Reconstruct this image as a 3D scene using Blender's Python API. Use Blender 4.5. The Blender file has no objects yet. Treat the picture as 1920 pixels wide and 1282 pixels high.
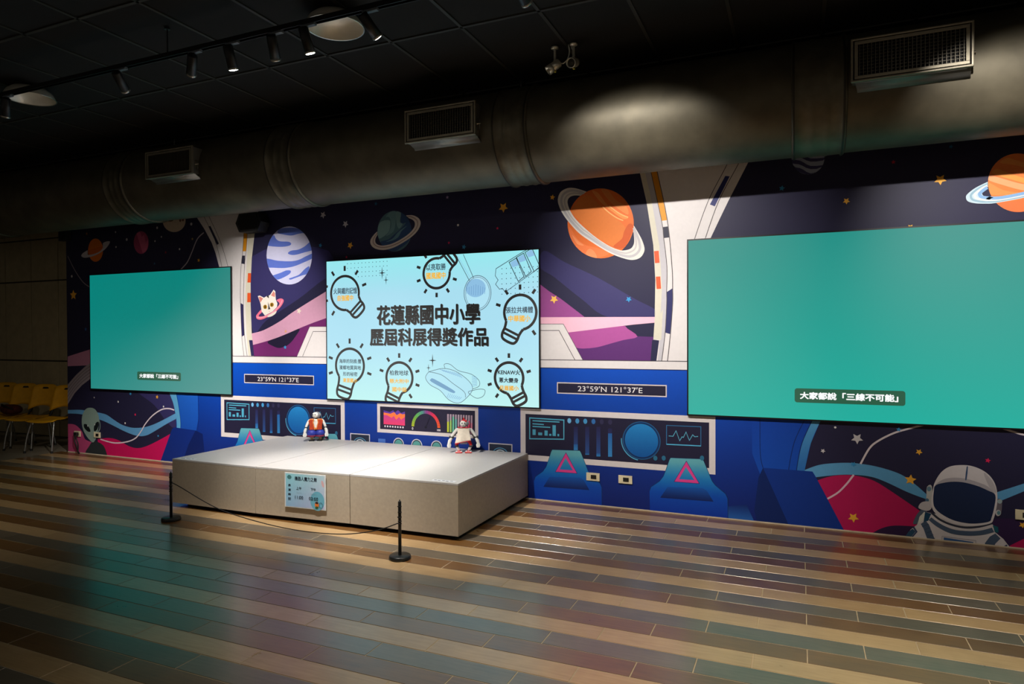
import bpy, bmesh, math, random
from mathutils import Vector, Matrix, Euler
from mathutils.geometry import tessellate_polygon
random.seed(7)
SC = bpy.context.scene
COL = SC.collection

# ------------------------------------------------------------------ camera
YAW, PIT, ROL, FPX, D, H = 0.408392, -0.010862, -0.003550, 1247.445, 5.91438, 1.576382
fw = Vector((-math.sin(YAW)*math.cos(PIT), math.cos(YAW)*math.cos(PIT), math.sin(PIT)))
r0 = Vector((math.cos(YAW), math.sin(YAW), 0)); u0 = r0.cross(fw)
RT = r0*math.cos(ROL)+u0*math.sin(ROL); UP = u0*math.cos(ROL)-r0*math.sin(ROL)
cam = bpy.data.cameras.new('camera'); co = bpy.data.objects.new('camera', cam); COL.objects.link(co)
cam.sensor_fit = 'HORIZONTAL'; cam.sensor_width = 36.0; cam.lens = 36.0*FPX/1920.0
cam.clip_start = 0.05; cam.clip_end = 100
M = Matrix((RT, UP, -fw)).transposed().to_4x4(); M.translation = (0, 0, H); co.matrix_world = M
SC.camera = co

# ------------------------------------------------------------------ world / exposure
wd = bpy.data.worlds.new('world'); SC.world = wd; wd.use_nodes = True
bg = wd.node_tree.nodes['Background']; bg.inputs[0].default_value = (0.80, 0.72, 0.60, 1); bg.inputs[1].default_value = 0.10
SC.view_settings.view_transform = 'Standard'; SC.view_settings.look = 'None'
SC.view_settings.exposure = 0.0; SC.view_settings.gamma = 1.0; SC.view_settings.use_curve_mapping = False
SPOT_GAIN = 1.55

def W(u, v, y=D):
    """point of the vertical plane at depth y seen at photo pixel u, v -> (x, z)"""
    d = RT*((u-960)/FPX)+UP*((641-v)/FPX)+fw
    t = y/d.y
    return (d.x*t, H+d.z*t)
def proj(p):
    p = Vector(p)-Vector((0, 0, H)); k = p.dot(fw)
    if k < 0.05: return None
    return (960+FPX*p.dot(RT)/k, 641-FPX*p.dot(UP)/k, k)

# ------------------------------------------------------------------ colour / materials
def lin(c): 
    c = c/255.0
    return c/12.92 if c <= 0.04045 else ((c+0.055)/1.055)**2.4
def L(rgb): return (lin(rgb[0]), lin(rgb[1]), lin(rgb[2]), 1.0)
MATS = {}
def mk(name, rgb, rough=0.6, metal=0.0, var=0.12, scale=14.0, bump=0.0, spec=0.5, stretch=None):
    if name in MATS: return MATS[name]
    m = bpy.data.materials.new(name); m.use_nodes = True; nt = m.node_tree; N = nt.nodes; b = N['Principled BSDF']
    tc = N.new('ShaderNodeTexCoord'); nz = N.new('ShaderNodeTexNoise'); nz.inputs['Scale'].default_value = scale; nz.inputs['Detail'].default_value = 4
    src = tc.outputs['Object']
    if stretch:
        mp = N.new('ShaderNodeMapping'); mp.inputs['Scale'].default_value = stretch; nt.links.new(src, mp.inputs[0]); src = mp.outputs[0]
    nt.links.new(src, nz.inputs['Vector'])
    rp = N.new('ShaderNodeValToRGB'); c = L(rgb)
    rp.color_ramp.elements[0].position = 0.3; rp.color_ramp.elements[1].position = 0.7
    rp.color_ramp.elements[0].color = (c[0]*(1-var), c[1]*(1-var), c[2]*(1-var), 1)
    rp.color_ramp.elements[1].color = (min(1, c[0]*(1+var)), min(1, c[1]*(1+var)), min(1, c[2]*(1+var)), 1)
    nt.links.new(nz.outputs[0], rp.inputs[0]); nt.links.new(rp.outputs[0], b.inputs['Base Color'])
    b.inputs['Roughness'].default_value = rough; b.inputs['Metallic'].default_value = metal
    b.inputs['Specular IOR Level'].default_value = spec
    if bump:
        bp = N.new('ShaderNodeBump'); bp.inputs['Strength'].default_value = bump; bp.inputs['Distance'].default_value = 0.004
        nt.links.new(nz.outputs[0], bp.inputs['Height']); nt.links.new(bp.outputs[0], b.inputs['Normal'])
    MATS[name] = m; return m
def mk_print(name, emit, rough, base=None):
    """flat print whose ink colour is stored per corner; emit > 0 for screens"""
    m = bpy.data.materials.new(name); m.use_nodes = True; nt = m.node_tree; N = nt.nodes; b = N['Principled BSDF']
    a = N.new('ShaderNodeAttribute'); a.attribute_name = 'ink'
    b.inputs['Roughness'].default_value = rough; b.inputs['Specular IOR Level'].default_value = 0.3
    if emit:
        b.inputs['Base Color'].default_value = base
        nt.links.new(a.outputs['Color'], b.inputs['Emission Color']); b.inputs['Emission Strength'].default_value = emit
    else:
        nz = N.new('ShaderNodeTexNoise'); nz.inputs['Scale'].default_value = 40; nz.inputs['Detail'].default_value = 3
        tc = N.new('ShaderNodeTexCoord'); nt.links.new(tc.outputs['Object'], nz.inputs['Vector'])
        mp = N.new('ShaderNodeMapRange'); mp.inputs[3].default_value = 0.94; mp.inputs[4].default_value = 1.04
        nt.links.new(nz.outputs[0], mp.inputs[0])
        mx = N.new('ShaderNodeMix'); mx.data_type = 'RGBA'; mx.blend_type = 'MULTIPLY'; mx.inputs['Factor'].default_value = 1
        nt.links.new(a.outputs['Color'], mx.inputs['A']); nt.links.new(mp.outputs[0], mx.inputs['B'])
        nt.links.new(mx.outputs['Result'], b.inputs['Base Color'])
    return m
M_PRINT = mk_print('mural_vinyl_print', 0, 0.5)
M_POSTER = mk_print('paper_print', 0, 0.35)
M_LED = mk_print('led_pixels', 1.0, 0.6, (0.042, 0.042, 0.042, 1))
def mk_emit(name, rgb, s):
    m = bpy.data.materials.new(name); m.use_nodes = True; b = m.node_tree.nodes['Principled BSDF']
    b.inputs['Base Color'].default_value = L(rgb); b.inputs['Emission Color'].default_value = L(rgb); b.inputs['Emission Strength'].default_value = s
    return m
M_LENS = mk_emit('lit_lamp_lens', (255, 244, 225), 30.0)

# ------------------------------------------------------------------ mesh helpers
class MB:
    def __init__(s): s.v = []; s.f = []; s.sm = []
    def add(s, vs, fs, smooth=False):
        b = len(s.v); s.v += [Vector(p) for p in vs]; s.f += [tuple(b+i for i in f) for f in fs]; s.sm += [smooth]*len(fs); return s
    def box(s, c, size, rot=None, bev=0.0):
        x, y, z = size[0]/2, size[1]/2, size[2]/2
        if bev > 0:
            bm = bmesh.new(); bmesh.ops.create_cube(bm, size=1.0)
            for vv in bm.verts: vv.co = Vector((vv.co.x*2*x, vv.co.y*2*y, vv.co.z*2*z))
            bmesh.ops.bevel(bm, geom=list(bm.edges), offset=bev, segments=2, affect='EDGES', profile=0.6)
            bm.verts.ensure_lookup_table(); vs = [vv.co.copy() for vv in bm.verts]; fs = [[vv.index for vv in f.verts] for f in bm.faces]; bm.free()
        else:
            vs = [Vector((a*x, b*y, d*z)) for d in (-1, 1) for b in (-1, 1) for a in (-1, 1)]
            fs = [(0, 2, 3, 1), (4, 5, 7, 6), (0, 1, 5, 4), (2, 6, 7, 3), (0, 4, 6, 2), (1, 3, 7, 5)]
        if rot is not None: vs = [rot @ p for p in vs]
        return s.add([p+Vector(c) for p in vs], fs)
    def prism(s, pts, y0, y1):
        """outline in x,z extruded along y"""
        n = len(pts); vs = [(p[0], y0, p[1]) for p in pts]+[(p[0], y1, p[1]) for p in pts]
        tri = tessellate_polygon([[Vector((p[0], p[1], 0)) for p in pts]])
        fs = [tuple(t) for t in tri]+[tuple(n+i for i in reversed(t)) for t in tri]+[(i, (i+1) % n, n+(i+1) % n, n+i) for i in range(n)]
        return s.add(vs, fs)
    def cyl(s, p0, p1, ra, rb=None, n=20, caps=True, smooth=True):
        rb = ra if rb is None else rb; p0, p1 = Vector(p0), Vector(p1); a = (p1-p0).normalized()
        e = a.orthogonal().normalized(); g = a.cross(e)
        vs = []
        for p, r in ((p0, ra), (p1, rb)):
            vs += [p+(e*math.cos(2*math.pi*i/n)+g*math.sin(2*math.pi*i/n))*r for i in range(n)]
        s.add(vs, [(i, (i+1) % n, n+(i+1) % n, n+i) for i in range(n)], smooth)
        if caps: s.add(vs[:n], [tuple(reversed(range(n)))]); s.add(vs[n:], [tuple(range(n))])
        return s
    def lathe(s, prof, c=(0, 0, 0), axis=(0, 0, 1), n=28, smooth=True):
        a = Vector(axis).normalized(); e = a.orthogonal().normalized(); g = a.cross(e); c = Vector(c); k = len(prof); vs = []
        for r, h in prof:
            vs += [c+a*h+(e*math.cos(2*math.pi*i/n)+g*math.sin(2*math.pi*i/n))*r for i in range(n)]
        return s.add(vs, [(j*n+i, j*n+(i+1) % n, (j+1)*n+(i+1) % n, (j+1)*n+i) for j in range(k-1) for i in range(n)], smooth)
    def ball(s, c, r, n=16, m=10, rot=None):
        if not hasattr(r, '__len__'): r = (r, r, r)
        c = Vector(c); vs = []
        for j in range(m+1):
            t = math.pi*j/m
            for i in range(n):
                p = Vector((math.sin(t)*math.cos(2*math.pi*i/n)*r[0], math.sin(t)*math.sin(2*math.pi*i/n)*r[1], math.cos(t)*r[2]))
                vs.append(c+(rot @ p if rot is not None else p))
        return s.add(vs, [(j*n+i, (j+1)*n+i, (j+1)*n+(i+1) % n, j*n+(i+1) % n) for j in range(m) for i in range(n)], True)
    def tube(s, pts, r, n=8):
        pts = [Vector(p) for p in pts]; vs = []; prev = None
        for i, p in enumerate(pts):
            t = (pts[min(i+1, len(pts)-1)]-pts[max(i-1, 0)]).normalized()
            e = (prev-t*prev.dot(t)).normalized() if prev is not None and (prev-t*prev.dot(t)).length > 1e-5 else t.orthogonal().normalized()
            prev = e; g = t.cross(e); rr = r[i] if hasattr(r, '__len__') else r
            vs += [p+(e*math.cos(2*math.pi*k/n)+g*math.sin(2*math.pi*k/n))*rr for k in range(n)]
        m = len(pts)
        s.add(vs, [(j*n+i, j*n+(i+1) % n, (j+1)*n+(i+1) % n, (j+1)*n+i) for j in range(m-1) for i in range(n)], True)
        s.add(vs[:n], [tuple(reversed(range(n)))]); s.add(vs[-n:], [tuple(range(n))]); return s
    def mesh(s, name, mat):
        me = bpy.data.meshes.new(name); me.from_pydata([tuple(p) for p in s.v], [], s.f); me.update()
        bm = bmesh.new(); bm.from_mesh(me)
        bmesh.ops.recalc_face_normals(bm, faces=bm.faces); bm.to_mesh(me); bm.free()
        me.polygons.foreach_set('use_smooth', s.sm)
        if mat: me.materials.append(mat)
        return me
    def build(s, name, mat, parent=None): return link(name, s.mesh(name, mat), parent)
def link(name, data, parent=None):
    o = bpy.data.objects.new(name, data); COL.objects.link(o)
    if parent is not None:
        o.parent = parent; o.matrix_parent_inverse = base_matrix(parent).inverted()
    return o
def base_matrix(o):
    m = Matrix.LocRotScale(o.location, o.rotation_euler, o.scale)
    return base_matrix(o.parent) @ o.matrix_parent_inverse @ m if o.parent else m
def tag(o, label=None, cat=None, group=None, kind=None):
    if label: o['label'] = label
    if cat: o['category'] = cat
    if group: o['group'] = group
    if kind: o['kind'] = kind
    return o
def thing(name, label, cat, loc=(0, 0, 0), group=None):
    o = bpy.data.objects.new(name, None); COL.objects.link(o); o.location = loc; o.empty_display_size = 0.05
    return tag(o, label, cat, group)
def copy_tree(o, parent=None):
    c = o.copy(); COL.objects.link(c)
    if parent is not None: c.parent = parent
    for ch in list(o.children): copy_tree(ch, c)
    return c
def cr(pts, n=6, closed=False):
    """Catmull-Rom through the points"""
    k = len(pts); out = []
    rng = range(k) if closed else range(k-1)
    for i in rng:
        g = (lambda j: pts[j % k]) if closed else (lambda j: pts[max(0, min(k-1, j))])
        a, b, c, d = g(i-1), g(i), g(i+1), g(i+2)
        for s in range(n):
            t = s/n
            out.append(tuple(0.5*((2*b[m])+(-a[m]+c[m])*t+(2*a[m]-5*b[m]+4*c[m]-d[m])*t*t+(-a[m]+3*b[m]-3*c[m]+d[m])*t**3) for m in range(len(b))))
    if not closed: out.append(tuple(pts[-1]))
    return out
def crop(ox, oy, s): return lambda *p: [(ox+x/s, oy+y/s) for x, y in p]
def ellipse(cx, cy, rx, ry, n=40, tilt=0.0, a0=0.0, a1=2*math.pi):
    full = abs(a1-a0-2*math.pi) < 1e-6; out = []
    for i in range(n if full else n+1):
        t = a0+(a1-a0)*i/n; x, y = rx*math.cos(t), ry*math.sin(t)
        out.append((cx+x*math.cos(tilt)-y*math.sin(tilt), cy+x*math.sin(tilt)+y*math.cos(tilt)))
    return out

class Ink:
    """flat printed shapes on a plane y = const, stacked by hairline lifts; points are (x, z) metres"""
    def __init__(s, y, lift=0.0, step=0.00008):
        s.y = y-lift; s.step = step; s.k = 0; s.v = []; s.f = []; s.c = []; s.clip = None; s.zmin = -0.05
    def wall(s, px, col, **k): return s.poly([W(u, v, s.y) for u, v in px], col, **k)
    def poly(s, pts, col, bands=0, axis=1):
        s.k += 1; y = s.y-s.k*s.step
        tri = tessellate_polygon([[Vector((p[0], p[1], 0)) for p in pts]])
        if bands and callable(col):
            bm = bmesh.new(); vv = [bm.verts.new((p[0], p[1], 0)) for p in pts]
            for t in tri:
                try: bm.faces.new([vv[i] for i in t])
                except ValueError: pass
            lo, hi = min(p[axis] for p in pts), max(p[axis] for p in pts)
            for i in range(1, bands):
                q = [0, 0, 0]; q[axis] = lo+(hi-lo)*i/bands; nn = [0, 0, 0]; nn[axis] = 1
                bmesh.ops.bisect_plane(bm, geom=list(bm.verts)+list(bm.edges)+list(bm.faces), plane_co=q, plane_no=nn)
            bm.verts.index_update(); b = len(s.v)
            for q in bm.verts: s.v.append((q.co.x, y, q.co.y)); s.c.append(L(col(q.co.x, q.co.y)))
            for f in bm.faces: s.f.append([b+q.index for q in f.verts])
            bm.free(); return s
        b = len(s.v)
        for p in pts: s.v.append((p[0], y, p[1])); s.c.append(L(col(p[0], p[1]) if callable(col) else col))
        for t in tri: s.f.append([b+i for i in t])
        return s
    def line(s, pts, w, col, closed=False):
        """ribbon of width w (metres) along pts (x, z)"""
        s.k += 1; y = s.y-s.k*s.step; n = len(pts); b = len(s.v)
        for i in range(n):
            p = Vector(pts[i]); a = Vector(pts[(i-1) % n] if closed else pts[max(0, i-1)]); c = Vector(pts[(i+1) % n] if closed else pts[min(n-1, i+1)])
            t1 = (p-a); t2 = (c-p)
            if t1.length < 1e-9: t1 = t2
            if t2.length < 1e-9: t2 = t1
            if t1.length < 1e-9: t1 = t2 = Vector((1, 0))
            t1 = t1.normalized(); t2 = t2.normalized(); t = (t1+t2)
            t = t.normalized() if t.length > 1e-6 else t1
            q = Vector((-t.y, t.x)); k = min(2.0, 1.0/max(0.3, q.dot(Vector((-t1.y, t1.x)))))
            for g in (-1, 1):
                r = p+q*(w/2*k*g); s.v.append((r.x, y, r.y)); s.c.append(L(col))
        for i in range(n if closed else n-1):
            j = (i+1) % n; s.f.append([b+2*i, b+2*i+1, b+2*j+1, b+2*j])
        return s
    def wline(s, px, w, col, closed=False): return s.line([W(u, v, s.y) for u, v in px], w, col, closed)
    def text(s, txt, x0, z0, x1, z1, col, bold=0.0):
        """lettering fitted to a box; bold = stroke growth as a part of the letter height"""
        vs, fs = glyphs(txt)
        ax, bx = min(p[0] for p in vs), max(p[0] for p in vs); az, bz = min(p[1] for p in vs), max(p[1] for p in vs)
        g = bold*(z1-z0)*(1 if '\n' not in txt else 0.5); x0 += g; x1 -= g; z0 += g; z1 -= g
        sx, sz = (x1-x0)/(bx-ax), (z1-z0)/(bz-az)
        for dx, dz in (((0, 0),) if bold <= 0 else ((g, 0), (-g, 0), (0, g), (0, -g), (.7*g, .7*g), (-.7*g, .7*g), (.7*g, -.7*g), (-.7*g, -.7*g))):
            s.k += 0.25; y = s.y-s.k*s.step; b = len(s.v)
            for p in vs: s.v.append((x0+(p[0]-ax)*sx+dx, y, z0+(p[1]-az)*sz+dz)); s.c.append(L(col))
            for f in fs: s.f.append([b+i for i in f])
        s.k += 0.5
        return s
    def wtext(s, txt, tl, br, col, bold=0.0):
        a, b = W(*tl, s.y), W(*br, s.y); return s.text(txt, a[0], b[1], b[0], a[1], col, bold)
    def build(s, name, parent, mat):
        bm = bmesh.new(); lay = bm.verts.layers.float_color.new('tmp'); vv = []
        for p, c in zip(s.v, s.c):
            q = bm.verts.new((p[0], p[1], max(p[2], s.zmin))); q[lay] = c; vv.append(q)
        for f in s.f:
            try: bm.faces.new([vv[i] for i in f])
            except ValueError: pass
        if s.clip:
            x0, x1, z0, z1 = s.clip
            for co_, no in (((x0, 0, 0), (-1, 0, 0)), ((x1, 0, 0), (1, 0, 0)), ((0, 0, z0), (0, 0, -1)), ((0, 0, z1), (0, 0, 1))):
                bmesh.ops.bisect_plane(bm, geom=list(bm.verts)+list(bm.edges)+list(bm.faces), plane_co=co_, plane_no=no, clear_outer=True)
        for f in bm.faces:
            f.normal_update()
            if f.normal.y > 0: f.normal_flip()
        cols = [tuple(q[lay]) for q in bm.verts]; bm.verts.layers.float_color.remove(lay)
        me = bpy.data.meshes.new(name); bm.to_mesh(me); bm.free()
        at = me.color_attributes.new('ink', 'FLOAT_COLOR', 'POINT')
        at.data.foreach_set('color', [x for c in cols for x in c])
        me.materials.append(mat); return link(name, me, parent)
_G = {}
def glyphs(txt):
    if txt in _G: return _G[txt]
    cu = bpy.data.curves.new('lettering', 'FONT'); cu.body = txt; cu.resolution_u = 3; cu.space_line = 1.15
    cu.align_x = 'CENTER'
    o = bpy.data.objects.new('lettering', cu); COL.objects.link(o)
    me = bpy.data.meshes.new_from_object(o.evaluated_get(bpy.context.evaluated_depsgraph_get()))
    r = ([(v.co.x, v.co.y) for v in me.vertices], [list(p.vertices) for p in me.polygons])
    bpy.data.objects.remove(o); bpy.data.curves.remove(cu); bpy.data.meshes.remove(me)
    _G[txt] = r; return r
def grad(z0, c0, z1, c1):
    def f(x, z):
        t = max(0, min(1, (z-z0)/(z1-z0))); return tuple(c0[i]+(c1[i]-c0[i])*t for i in range(3))
    return f
# ================================================================== STRUCTURE
XL, XR = -9.165, 5.2          # mural wall ends
YB = -2.0                     # floor runs back behind the camera
# ---- floor: grout bed, plank tiles
def plank_mat(name, rgb, dark):
    m = bpy.data.materials.new(name); m.use_nodes = True; nt = m.node_tree; N = nt.nodes; K = nt.links.new; b = N['Principled BSDF']
    g = N.new('ShaderNodeNewGeometry'); oi = N.new('ShaderNodeObjectInfo')
    mp = N.new('ShaderNodeMapping'); mp.inputs['Scale'].default_value = (1.6, 22, 1); K(g.outputs['Position'], mp.inputs[0])
    n1 = N.new('ShaderNodeTexNoise'); n1.inputs['Scale'].default_value = 3.0; n1.inputs['Detail'].default_value = 8; n1.inputs['Roughness'].default_value = 0.6; K(mp.outputs[0], n1.inputs['Vector'])
    n2 = N.new('ShaderNodeTexNoise'); n2.inputs['Scale'].default_value = 7.0; n2.inputs['Detail'].default_value = 5; K(g.outputs['Position'], n2.inputs['Vector'])
    mx = N.new('ShaderNodeMath'); mx.operation = 'MULTIPLY_ADD'; mx.inputs[1].default_value = 0.55; K(n1.outputs[0], mx.inputs[0])
    m2 = N.new('ShaderNodeMath'); m2.operation = 'MULTIPLY'; m2.inputs[1].default_value = 0.35; K(n2.outputs[0], m2.inputs[0]); K(m2.outputs[0], mx.inputs[2])
    m3 = N.new('ShaderNodeMath'); m3.operation = 'MULTIPLY_ADD'; m3.inputs[1].default_value = 0.16; K(oi.outputs['Random'], m3.inputs[0]); K(mx.outputs[0], m3.inputs[2])
    rp = N.new('ShaderNodeValToRGB'); rp.color_ramp.elements[0].position = 0.33; rp.color_ramp.elements[1].position = 0.75
    rp.color_ramp.elements[0].color = L(dark); rp.color_ramp.elements[1].color = L(rgb); K(m3.outputs[0], rp.inputs[0]); K(rp.outputs[0], b.inputs['Base Color'])
    rr = N.new('ShaderNodeMapRange'); rr.inputs[3].default_value = 0.25; rr.inputs[4].default_value = 0.34; K(n2.outputs[0], rr.inputs[0]); K(rr.outputs[0], b.inputs['Roughness'])
    bp = N.new('ShaderNodeBump'); bp.inputs['Strength'].default_value = 0.04; bp.inputs['Distance'].default_value = 0.0010; K(n2.outputs[0], bp.inputs['Height']); K(bp.outputs[0], b.inputs['Normal'])
    b.inputs['Specular IOR Level'].default_value = 0.95
    b.inputs['Coat Weight'].default_value = 0.35; b.inputs['Coat Roughness'].default_value = 0.20
    return m
PM = [plank_mat('brown_plank_tile', (128, 90, 46), (92, 60, 28)), plank_mat('tan_plank_tile', (192, 160, 116), (158, 126, 84)), plank_mat('grey_plank_tile', (118, 106, 90), (86, 77, 64))]
M_GROUT = mk('grout', (176, 160, 132), 0.8, var=0.1)
XF0, XF1 = -9.30, XR
fl = MB(); fl.box(((XF0+XF1)/2, (YB+D)/2, -0.0515), (XF1-XF0, D-YB, 0.10)); floor = fl.build('floor', M_GROUT); tag(floor, 'floor of brown, tan and grey wood-look plank tiles in bands', kind='structure')
PW, PL, GAP = 0.153, 0.7535, 0.0050
OFF = [-1.472, -1.715, -1.964]
planks = []
for n in range(int((D-YB)/PW)+1):
    y1 = D-n*PW-(0.0 if n == 0 else GAP/2); y0 = max(YB, D-(n+1)*PW+GAP/2); k = n % 3
    i0 = math.floor((XF0-OFF[k])/PL); x = OFF[k]+i0*PL
    while x < XF1:
        a, b = max(XF0, x+GAP/2), min(XF1, x+PL-GAP/2)
        if b-a > 0.02: planks.append((k, a, b, y0, y1))
        x += PL
def vis_area(p):
    q = [proj((x, y, 0)) for x, y in ((p[1], p[3]), (p[2], p[3]), (p[2], p[4]), (p[1], p[4]))]
    if any(t is None for t in q): return 0
    ins = [(min(1960, max(-40, t[0])), min(1320, max(0, t[1]))) for t in q]
    return abs(sum(ins[i][0]*ins[(i+1) % 4][1]-ins[(i+1) % 4][0]*ins[i][1] for i in range(4)))/2
planks.sort(key=vis_area, reverse=True)
shared = {}
def plank_mesh(k, lx, ly):
    key = (k, round(lx, 4), round(ly, 4))
    if key not in shared:
        e = 0.0012; mb = MB(); X, Y = lx/2, ly/2
        vs = [(-X, -Y, -0.006), (X, -Y, -0.006), (X, Y, -0.006), (-X, Y, -0.006), (-X, -Y, -e), (X, -Y, -e), (X, Y, -e), (-X, Y, -e), (-X+e, -Y+e, 0), (X-e, -Y+e, 0), (X-e, Y-e, 0), (-X+e, Y-e, 0)]
        fs = [(0, 1, 5, 4), (1, 2, 6, 5), (2, 3, 7, 6), (3, 0, 4, 7), (4, 5, 9, 8), (5, 6, 10, 9), (6, 7, 11, 10), (7, 4, 8, 11), (8, 9, 10, 11)]
        me = bpy.data.meshes.new('plank'); me.from_pydata(vs, [], fs); me.materials.append(PM[k]); shared[key] = me
    return shared[key]
for k, a, b, y0, y1 in planks[:300]:
    o = bpy.data.objects.new('plank', plank_mesh(k, b-a, y1-y0)); COL.objects.link(o); o.location = ((a+b)/2, (y0+y1)/2, 0); o.parent = floor
vs, fs, mi = [], [], []
for k, a, b, y0, y1 in planks[300:]:
    me = plank_mesh(k, b-a, y1-y0); c = len(vs)
    vs += [(v.co.x+(a+b)/2, v.co.y+(y0+y1)/2, v.co.z) for v in me.vertices]; fs += [[c+i for i in p.vertices] for p in me.polygons]; mi += [k]*len(me.polygons)
me = bpy.data.meshes.new('far_planks'); me.from_pydata(vs, [], fs)
for m in PM: me.materials.append(m)
me.polygons.foreach_set('material_index', mi); tag(link('far_planks', me, floor), kind='stuff')
# pale floor of the recess behind the mural wall's end
f2 = MB(); f2.box(((-15+XF0)/2, 2.5, -0.05), (XF0+15, 9.0, 0.10)); f2.box(((XF0+XL)/2+1.0, (D+0.12+7.0)/2, -0.05), (XL-XF0+2.0, 7.0-D-0.12, 0.10))
tag(f2.build('floor', mk('pale_concrete', (120, 112, 98), 0.45, var=0.15, scale=3)), 'plain pale floor under the yellow chairs at the far left', kind='structure')

# ---- mural wall and its print
wl = MB(); wl.box(((XL+XR)/2, D+0.06, 1.9), (XR-XL, 0.12, 3.8)); wall = wl.build('wall_back', mk('painted_plaster', (205, 200, 192), 0.7, var=0.05))
tag(wall, 'long wall covered with a printed spaceship and planets mural', kind='structure')
tr = MB(); tr.box(((XL+XR)/2, D-0.003, 0.005), (XR-XL, 0.006, 0.010)); tag(tr.build('baseboard_back', mk('sealant', (205, 190, 165), 0.6)), 'thin pale joint strip along the foot of the mural wall', kind='structure')
# ---- panelled beige wall beyond the wall's left end
YW = 6.75
bw = MB(); bw.box((-11.6, YW+0.1, 1.9), (7.2, 0.2, 3.8)); bwall = bw.build('wall_left', mk('dark_joint', (60, 54, 40), 0.8)); tag(bwall, 'beige panelled wall behind the yellow chairs', kind='structure')
M_BP = mk('beige_panel', (186, 172, 138), 0.65, var=0.10, scale=9)
zs = [0.0, 1.19, 2.455, 3.12, 3.8]; x = -9.30-0.67*8
for i in range(8):
    for j in range(4):
        m = MB(); m.box((x+0.335, YW-0.008, (zs[j]+zs[j+1])/2), (0.67-0.02, 0.016, zs[j+1]-zs[j]-0.022), bev=0.004); m.build('panel', M_BP, bwall)
    x += 0.67
sw = MB(); sw.box((-14.6, 2.375, 1.9), (0.2, 8.75, 3.8)); tag(sw.build('wall_side', mk('side_wall_paint', (150, 140, 116), 0.7, var=0.05)), 'plain beige side wall beyond the yellow chairs', kind='structure')
# ---- ceiling: black tiles in a T grid
M_TILE = mk('black_ceiling_tile', (9, 9, 8), 0.9, var=0.2, scale=30); M_TEE = mk('dark_grid_bar', (44, 42, 36), 0.6)
cl = MB(); cl.box((-4.7, 2.5, 3.88), (20.6, 9.0, 0.10)); ceil = cl.build('ceiling', mk('ceiling_void', (8, 8, 8), 0.9)); tag(ceil, 'black suspended tile ceiling with thin grid bars', kind='structure')
gx = [-2.25+0.6*i for i in range(-21, 13)]; gy = [4.30+1.2*i for i in range(-5, 3)]
tm = MB(); tm.box((0, 0, 0), (0.58, 1.18, 0.014)); tme = tm.mesh('ceiling_tile', M_TILE)
for a in gx[:-1]:
    for b in gy[:-1]:
        q = proj((a+0.3, b+0.6, 3.8))
        if b < 1.5 and (q is None or q[1] < -250): continue
        o = bpy.data.objects.new('ceiling_tile', tme); COL.objects.link(o); o.location = (a+0.3, b+0.6, 3.815); o.parent = ceil
for a in gx: 
    m = MB(); m.box((a, 2.5, 3.803), (0.024, 8.6, 0.010)); m.box((a, 2.5, 3.82), (0.004, 8.6, 0.03)); m.build('grid_bar', M_TEE, ceil)
for b in gy:
    m = MB(); m.box((-4.95, b, 3.803), (19.8, 0.024, 0.010)); m.box((-4.95, b, 3.82), (19.8, 0.004, 0.03)); m.build('grid_bar', M_TEE, ceil)
# ================================================================== MURAL (flat print on the wall)
NAVY = (38, 36, 66); INK = (34, 32, 58); WHT = (226, 220, 220); CREAM = (214, 208, 190); LAV = (196, 192, 198); LN = (88, 82, 84)
mural = Ink(D, 0.0006); mural.poly([(XL, 0), (XR, 0), (XR, 3.8), (XL, 3.8)], NAVY); mural = mural.build('mural', wall, M_PRINT)
def el(lift):
    e = Ink(D, lift); e.clip = (XL, XR, 0.0015, 3.8); return e
PER = 3.89
# -- soft indigo nebula bands
for nm, px in (('nebula', [(1020, 470), (1060, 492), (1120, 520), (1190, 560), (1228, 580), (1228, 594), (1140, 594), (1090, 560), (1040, 520), (1012, 500)]), ('nebula', [(258, 733), (290, 760), (312, 790), (330, 800), (330, 740), (300, 733)]), ('nebula', [(474, 480), (474, 620), (500, 600), (560, 560), (616, 520), (616, 560), (616, 470)])):
    e = el(0.0008); e.wall(cr(px, 5, True), (54, 50, 100)); e.build(nm, mural, M_PRINT)
# -- left window ground: stripes, wave, magenta hills
c8 = crop(120, 720, 6.0); c7 = crop(100, 460, 4.275)
e = el(0.0010); e.wall(c7((115, 890), (305, 830), (345, 818), (345, 955), (305, 960), (115, 968)), (190, 130, 165)); e.build('pink_band', mural, M_PRINT)
e = el(0.0012)
e.wall(c7((115, 1115), (180, 1040), (250, 975), (300, 938), (345, 910), (345, 1030), (305, 1062), (230, 1120), (170, 1185), (115, 1275)), (150, 140, 150))
for k in (0.2, 0.4, 0.6, 0.8):
    a = c7((115, 1115), (180, 1040), (250, 975), (300, 938)); b = c7((115, 1275), (170, 1185), (230, 1120), (305, 1062))
    e.wline(cr([(a[i][0]+(b[i][0]-a[i][0])*k, a[i][1]+(b[i][1]-a[i][1])*k) for i in range(4)], 5), 0.008, (100, 92, 104))
e.build('planet_stripes', mural, M_PRINT)
e = el(0.0014)
top = c8((-60, 285), (50, 290), (200, 290), (390, 320), (480, 345), (560, 400), (650, 455), (750, 487), (860, 490), (960, 470), (1080, 420), (1270, 320))
bot = c8((1270, 385), (1150, 450), (1000, 540), (930, 575), (860, 585), (780, 570), (680, 530), (600, 490), (480, 430), (390, 395), (200, 340), (50, 330), (-60, 330))
e.wall(cr(top, 5)+cr(bot, 5), (96, 160, 212)); e.build('light_blue_wave', mural, M_PRINT)
e = el(0.0014)
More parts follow.
